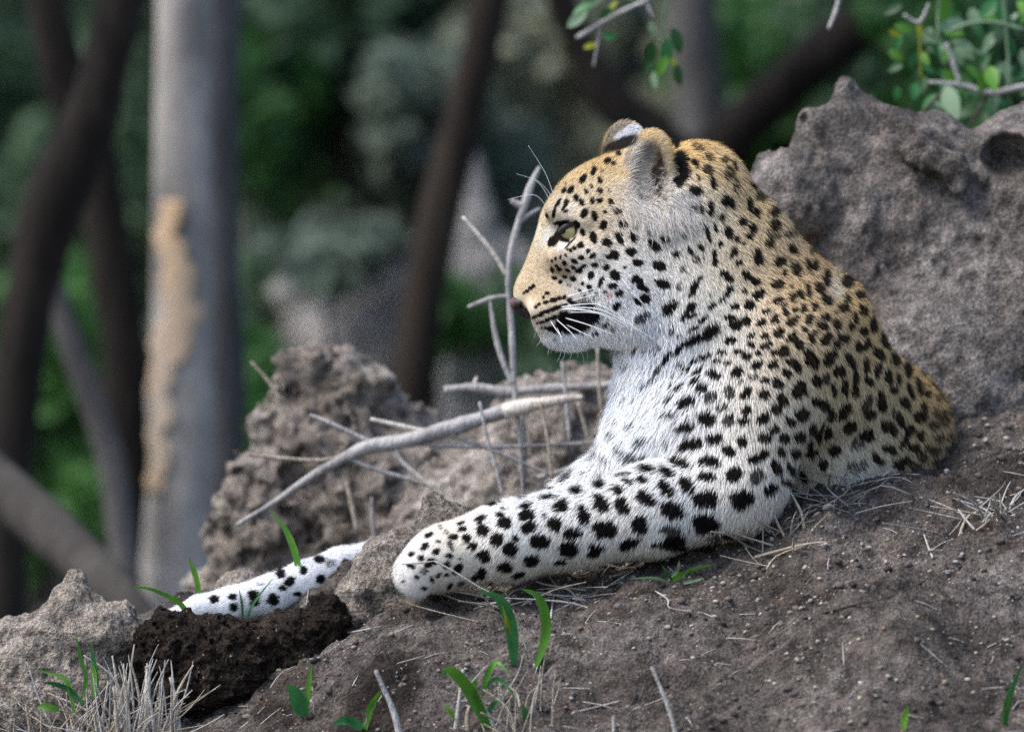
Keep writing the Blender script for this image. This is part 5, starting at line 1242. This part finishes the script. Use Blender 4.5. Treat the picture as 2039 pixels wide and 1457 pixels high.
plant('grass_plant', 'broad folded green grass leaves with dry stems below the tall blades', 'grass', (985, 1440), [
    (B, [(985, 1470), (958, 1418), (925, 1360), (892, 1332), (876, 1348)], 24, M_g1, .05), (B, [(975, 1460), (950, 1400), (942, 1368), (950, 1350)], 16, M_g1, .02),
    (B, [(962, 1385), (968, 1350), (978, 1328), (992, 1318), (1012, 1340)], 12, M_g1, .02), (B, [(964, 1370), (985, 1352), (1005, 1360), (1030, 1395)], 9, M_g2, .02),
    (B, [(970, 1425), (982, 1402), (1004, 1394)], 11, M_g2, .02), (B, [(1048, 1475), (1050, 1430), (1040, 1402)], 18, M_g2, .02), (B, [(905, 1430), (893, 1412), (886, 1400)], 9, M_g1, .02),
    ('stalk', [(905, 1470), (914, 1400), (922, 1332)], 5, M_straw2, 0), ('stalk', [(1000, 1480), (965, 1410), (942, 1372)], 5, M_straw2, .01), ('stalk', [(932, 1475), (930, 1430), (936, 1405)], 6, M_straw, 0)])
plant('seedling', 'small seedling with one round and one pointed green leaf', 'seedling', (606, 1426), [
    (B, [(608, 1428), (596, 1400), (584, 1378), (572, 1362)], 34, M_g2, .02), (B, [(609, 1428), (612, 1385), (616, 1350), (620, 1322)], 12, M_g1, .01), ('stalk', [(624, 1440), (625, 1405), (622, 1366)], 2.2, M_straw, 0)])
plant('seedling', 'seedling with a flat green leaf and a tall narrow one', 'seedling', (724, 1450), [
    (B, [(724, 1470), (732, 1425), (745, 1395), (762, 1370)], 14, M_g1, .02), (B, [(722, 1452), (705, 1438), (685, 1434), (662, 1442)], 22, M_g2, .04), (B, [(722, 1448), (728, 1428), (718, 1415)], 7, M_straw, .01)])
plant('grass_plant', 'narrow green blade leaning on the slope below the straw tuft', 'grass', (2000, 1440), [
    (B, [(2000, 1450), (2004, 1410), (2014, 1372), (2036, 1322)], 15, M_g2, .02), (B, [(2000, 1445), (2003, 1415), (2012, 1385)], 10, M_g1, .01)])
plant('grass_plant', 'single short green blade on the lower slope', 'grass', (1800, 1452), [(B, [(1799, 1456), (1801, 1430), (1808, 1404)], 13, M_g1, .01)])
plant('grass_plant', 'low spreading green sprig under the leopard foreleg', 'grass', (1338, 1158), [
    (B, [(1335, 1160), (1352, 1145), (1385, 1132), (1422, 1122)], 9, M_g1, .03), (B, [(1340, 1160), (1330, 1142), (1318, 1125)], 7, M_g2, .02), (B, [(1330, 1158), (1300, 1150), (1250, 1152)], 6, M_gp, .03),
    (B, [(1335, 1150), (1350, 1132), (1352, 1116)], 8, M_gp, .02), (B, [(1342, 1162), (1375, 1158), (1402, 1150)], 6, M_gp, .02), (B, [(1338, 1158), (1360, 1145), (1376, 1128)], 6, M_g2, .02)])
plant('grass_plant', 'bent green blade with dry base on the dark soil heap', 'grass', (400, 1300), [
    (B, [(402, 1296), (392, 1258), (374, 1222), (352, 1196), (300, 1172), (262, 1168)], 12, M_g1, .04), (B, [(404, 1298), (390, 1262), (366, 1240)], 8, M_gp, .02), ('stalk', [(408, 1306), (396, 1276), (384, 1252)], 3.5, M_straw, .01), ('stalk', [(410, 1306), (424, 1270), (440, 1228)], 2, M_gp, .01)])
def lone(label, pts, w, mat, d):
    e = empty('grass_shoot', P(*pts[0], d)); tag(e, label, 'grass')
    link('blade', blade_mesh('blade', [P(x, y, d) for x, y in pts], w), mat, e)
lone('green blade arching over the middle of the leopard tail', [(606, 1190), (596, 1140), (586, 1095), (566, 1050), (535, 1012)], 14, M_g1, .06)
lone('short bright green blade poking up beside the small clod', [(398, 1200), (394, 1165), (386, 1135), (376, 1110)], 13, M_g1, .2)
lone('thin green blade standing against the tail spots', [(494, 1250), (498, 1215), (512, 1190), (545, 1150)], 6, M_g2, .03)
lone('fine dark green blade crossing the tail', [(484, 1240), (482, 1205), (476, 1172)], 5, M_gd, .03)
lone('hooked blue green blade over the tail', [(585, 1188), (572, 1180), (555, 1178), (540, 1184)], 5, M_gd, .05)
lone('slim upright blade at the dip of the tail', [(690, 1130), (694, 1105), (698, 1082)], 5, M_gd, .1)

def tuft(label, foot, n, seed, spread, height, mats, group, flat=0.0, greens=(), heavy=14, wid=(1.2, 2.6), at=None):
    F0, d0 = GP(*foot)
    if at is not None: d0 = at; F0 = P(*foot, at)
    e = empty('dry_grass_tuft', F0); tag(e, label, 'dry grass', group)
    r = random.Random(seed); fine = []
    for i in range(n):
        a = r.gauss(0, .55); x0 = foot[0] + r.gauss(0, spread * 0.30); dd = d0 + r.gauss(0, 0.025)
        up = height * r.uniform(0.45, 1.15) * (1 - flat * r.random())
        run = a * spread * (0.5 + flat)
        p0 = Vector(P(x0, foot[1], dd)); p0.z = gz(p0.x, p0.y) - 0.003
        k = 1 / S
        p2 = p0 + Vector((run * k, r.uniform(-0.06, 0.04) * (0.5 + flat), up * k))
        p1 = (p0 + p2) / 2 + Vector((run * k * r.uniform(-.3, .3), 0, up * k * r.uniform(0, .22)))
        if flat > .5:
            p2.z = max(p2.z, gz(p2.x, p2.y) + 0.002); p1.z = max(p1.z, gz(p1.x, p1.y) + 0.004)
        w = r.uniform(*wid) / S
        if i < heavy:
            link('stalk', tube_mesh('stalk', [p0, p1, p2], [w * 1.5, w * 1.3, w * 0.6], 5, per=4), mats[i % len(mats)], e)
        else:
            fine.append(tube([p0, p1, p2], [w, w * .8, w * .35], 4, cap=False, per=3))
    if fine:
        o = link('fine_stalks', mesh_list('fine_stalks', *merge(fine)), mats[0], e); o['kind'] = 'stuff'
    for pts, w, mat in greens:
        link('blade', blade_mesh('blade', [P(x, y, d0 - 0.02) for x, y in pts], w), mat, e)

tuft('upright clump of bleached dry grass stubble beside the dark soil heap', (268, 1425), 78, 3, 190, 190, [M_straw2, M_straw], 'dry grass tufts', heavy=34, wid=(1.6, 3.4), at=-.15)
tuft('sprawling dry grass tuft with green blades in front of the pale clod', (180, 1430), 80, 4, 260, 150, [M_straw, M_straw2], 'dry grass tufts', flat=.3, heavy=26, at=-.16, greens=[
    ([(150, 1420), (140, 1380), (128, 1350), (70, 1332)], 10, M_g1), ([(118, 1414), (95, 1406), (74, 1408)], 14, M_g1), ([(160, 1400), (172, 1350), (160, 1310), (152, 1262)], 9, M_g1), ([(185, 1390), (188, 1350), (182, 1310)], 12, M_g1),
    ([(165, 1400), (140, 1375), (112, 1362), (85, 1358)], 12, M_g2), ([(195, 1380), (190, 1330), (178, 1275)], 8, M_g2)])
tuft('flattened dry grass rosette under the leopard elbow', (1530, 1085), 26, 5, 110, 80, [M_straw, M_straw2], 'dry grass tufts', flat=.6, heavy=10)
tuft('radiating bleached straw tuft in front of the leopard flank', (1690, 1005), 30, 6, 130, 60, [M_straw2, M_straw], 'dry grass tufts', flat=.75, heavy=14, wid=(.9, 1.9))
tuft('drooping straw tuft at the foot of the tall mound', (1975, 1030), 28, 7, 110, 70, [M_straw2, M_straw], 'dry grass tufts', flat=.7, heavy=12)
tuft('small dry tuft at the tip of the forepaw', (985, 1200), 22, 8, 110, 60, [M_straw, M_straw2], 'dry grass tufts', flat=.5, heavy=10)
tuft('thin brown stubble behind the broad grass leaves', (1030, 1440), 26, 9, 90, 110, [M_straw, M_straw2], 'dry grass tufts', flat=.1, heavy=10)
tuft('matted straw lying on the slope below the wrist', (1165, 1175), 18, 10, 110, 26, [M_straw2, M_straw], 'dry grass tufts', flat=.9, heavy=8)

def stick(label, pts, rad, mat, name='dry_stick', dd=None):
    W = []
    for x, y in pts:
        if dd is None:
            w, d = GP(x, y); w.z += rad / S * 0.8; w.y -= 0.002
        else: w = P(x, y, dd)
        W.append(w)
    n = len(W)
    o = link(name, tube_mesh(name, W, np.linspace(rad, rad * .6, n) / S, 6, .15, per=4), mat); tag(o, label, 'stick', 'loose sticks and stalks on the slope'); return o
stick('grey forked dry stick standing at the foot of the slope', [(800, 1480), (785, 1420), (766, 1375), (748, 1334)], 7, M_deadwood, dd=ground_hit(800, 1456) - .02)
stick('long pale stalk leaning up the lower slope', [(1350, 1480), (1335, 1420), (1318, 1375), (1298, 1328)], 5, M_straw2, dd=ground_hit(1340, 1456) - .05)
stick('straw lying across the forepaw toes', [(800, 1123), (840, 1120), (868, 1116)], 1.8, M_straw2, dd=-.135)
stick('grey straw slanting down across the paw', [(866, 1117), (905, 1138), (950, 1166), (1010, 1196)], 2.2, M_straw2, dd=-.16)
stick('pair of tan straws below the paw', [(800, 1192), (830, 1190), (842, 1194)], 2.4, M_straw)
stick('long straw on the earth under the paw', [(868, 1178), (920, 1198), (985, 1212)], 2.0, M_straw2)
stick('straw resting along the lower edge of the dark soil heap', [(515, 1330), (570, 1322), (625, 1312)], 2.4, M_straw2)
stick('pale straw between the dark soil heap and the forepaw', [(690, 1262), (725, 1255), (760, 1248)], 2.2, M_straw2)
stick('dark thin root running along the slope', [(1600, 1232), (1700, 1205), (1770, 1190), (1840, 1158)], 2.4, M_root)
stick('short pale stalk stuck upright on the slope', [(1857, 1112), (1848, 1090), (1840, 1066)], 2.6, M_straw2)
stick('pale bent stalk lying mid slope', [(1305, 1178), (1330, 1195), (1335, 1212), (1400, 1222), (1440, 1240)], 2.0, M_straw2)
stick('thin straw lying on the lower slope', [(1140, 1420), (1190, 1408), (1235, 1396)], 2.0, M_straw2)
stick('whitish stem stub on the lowest slope', [(1222, 1470), (1222, 1440), (1221, 1425)], 4.0, M_straw2, dd=ground_hit(1222, 1456))
stick('upright pale stem beside the tall blades', [(1097, 1232), (1100, 1205), (1104, 1185)], 2.6, M_straw2)

# ------------------------------------------------------------------ leafy twigs overhead and beside the mound
def leaf_shape(name, mat):
    n = 9; V = []; q = np.linspace(0, 1, n)
    w = 0.23 * np.sin(np.pi * np.clip(q, 0, 1) ** 0.85) ** 0.8 + 0.004
    for s_ in (-1, 0, 1):
        for i in range(n):
            V.append((q[i], s_ * w[i], 0.05 * math.sin(q[i] * 3) + (0.10 * abs(s_) * w[i] / 0.3)))
    F = []
    for k in range(n - 1):
        F += [(k, n + k, n + k + 1, k + 1), (n + k, 2 * n + k, 2 * n + k + 1, n + k + 1)]
    me = mesh_np(name, np.array(V, float), np.array(F)); me.materials.append(mat); return me
LEAF = {k: leaf_shape('leaf', m) for k, m in (('g', M_g1), ('d', M_gd), ('y', M_gy), ('p', M_gp), ('m', M_g2))}
def put_leaf(parent, px, py, d, ang, ln_, kind, r):
    o = bpy.data.objects.new('leaf', LEAF[kind]); COL.objects.link(o)
    a = math.radians(ang)
    k = (D + d) / D / S
    X = Vector((math.cos(a), r.uniform(-.5, .5), -math.sin(a))).normalized()
    Nn = Vector((r.uniform(-.6, .6), -1, r.uniform(-.2, .9))); Y = Nn.cross(X).normalized(); Z = X.cross(Y)
    c = P(px, py, d)
    M = Matrix(((X.x, Y.x, Z.x, 0), (X.y, Y.y, Z.y, 0), (X.z, Y.z, Z.z, 0), (0, 0, 0, 1)))
    s_ = ln_ * k
    o.parent = parent; o.matrix_parent_inverse = Matrix.Translation(-Vector(parent.location))
    o.matrix_basis = Matrix.Translation(c - X * s_ * .5) @ M @ Matrix.Diagonal((s_, s_ * r.uniform(.8, 1.15), s_, 1))
rl = random.Random(21)
tw = empty('leafy_twig', P(1340, -60, 1.1)); tag(tw, 'hanging grey twig with a few green leaves above the leopard', 'twig')
stalk('twig', pts_d([(1450, -140), (1345, -40), (1288, 0), (1250, 18), (1200, 45), (1148, 76)], 1.1), [8, 7, 6, 6, 6, 5], M_deadwood, tw, 7, .15)
stalk('twig', pts_d([(1286, 2), (1294, 22), (1300, 36)], 1.1), [4, 4, 2], M_deadwood, tw)
stalk('twig', pts_d([(1345, -40), (1325, 20), (1322, 70), (1335, 115)], 1.1), [4, 3, 3, 2], M_gp, tw)
stalk('twig', pts_d([(1196, 46), (1190, 85), (1182, 132)], 1.1), [3, 3, 2], M_deadwood, tw)
for x, y, a, l_, k in [(1150, 38, -40, 55, 'p'), (1175, 92, -20, 30, 'y'), (1216, 72, 5, 34, 'm'), (1222, 14, -50, 32, 'y'), (1302, 60, 62, 38, 'p'), (1298, 105, 100, 48, 'd'), (1318, 132, 118, 52, 'g'), (1304, 160, 85, 40, 'p'), (1340, 126, 50, 34, 'y'),
                       (1346, 82, 75, 56, 'd'), (1180, 8, -30, 60, 'd'), (1160, 18, 150, 46, 'm'), (1240, -6, 20, 50, 'g'), (1325, 105, 95, 60, 'm'), (1352, 150, 80, 46, 'd'), (1288, 130, 110, 44, 'd'), (1205, 28, 140, 36, 'd')]:
    put_leaf(tw, x, y, 1.1 + rl.uniform(-.03, .03), a, l_, k, rl)
bt = stalk('bare_twig', pts_d([(1685, -60), (1672, -5), (1662, 28), (1650, 58)], .9), [5, 5, 5, 4], M_deadwood)
tag(bt, 'short bare grey twig tip hanging above the mound', 'twig')
sh = empty('leafy_shoot', P(2060, 200, 1.05)); tag(sh, 'dense green leafy shoot with grey twigs growing behind the mound', 'shrub')
for pts, rad, m_ in [([(2100, 180), (2039, 173), (1975, 186), (1915, 170), (1850, 164)], [9, 8, 8, 6, 4], M_deadwood), ([(1912, 166), (1898, 125), (1884, 86)], [6, 6, 4], M_deadwood), ([(1925, 262), (1958, 205), (1992, 158)], [4, 5, 4], M_root),
                     ([(1868, 90), (1868, 40), (1872, -40)], [3, 4, 5], M_gp), ([(1835, 160), (1832, 90), (1838, 30)], [3, 3, 3], M_gy), ([(2012, 180), (2006, 90), (1995, -40)], [4, 4, 5], M_gp), ([(1800, 30), (1830, 45), (1850, 8)], [4, 4, 3], M_deadwood),
                     ([(1890, 62), (1930, 48), (1980, 45), (2039, 60)], [5, 5, 5, 5], M_gp), ([(1830, 232), (1870, 190), (1915, 168)], [4, 4, 5], M_root)]:
    stalk('twig', pts_d(pts, 1.05), rad, m_, sh)
for x, y, a, l_, k in [(1872, 18, 92, 76, 'g'), (1800, 58, 20, 44, 'g'), (1782, 66, 30, 30, 'y'), (1830, 66, 80, 36, 'y'), (1858, 76, 20, 44, 'p'), (1898, 52, -10, 70, 'p'), (1992, 34, 85, 64, 'm'), (1986, 70, 110, 50, 'p'), (2012, 92, 70, 50, 'm'), (1968, 86, 120, 56, 'p'),
                       (1938, 148, 50, 46, 'g'), (1952, 170, 85, 56, 'g'), (1976, 158, 80, 60, 'g'), (2004, 142, 88, 46, 'p'), (1896, 205, 72, 78, 'p'), (1820, 182, 95, 40, 'm'), (1842, 118, 60, 36, 'g'), (1850, 140, 30, 34, 'm')]:
    put_leaf(sh, x, y, 1.05 + rl.uniform(-.03, .03), a, l_, k, rl)
for i in range(95):
    x = rl.uniform(1775, 2070); y = rl.uniform(-25, 255)
    if x < 1850 and y > 110 + (x - 1775) * 1.5 and rl.random() < .8: continue
    put_leaf(sh, x, y, 1.1 + rl.uniform(-.04, .2), rl.gauss(80, 45), rl.uniform(28, 56), rl.choice('dddmmgp'), rl)
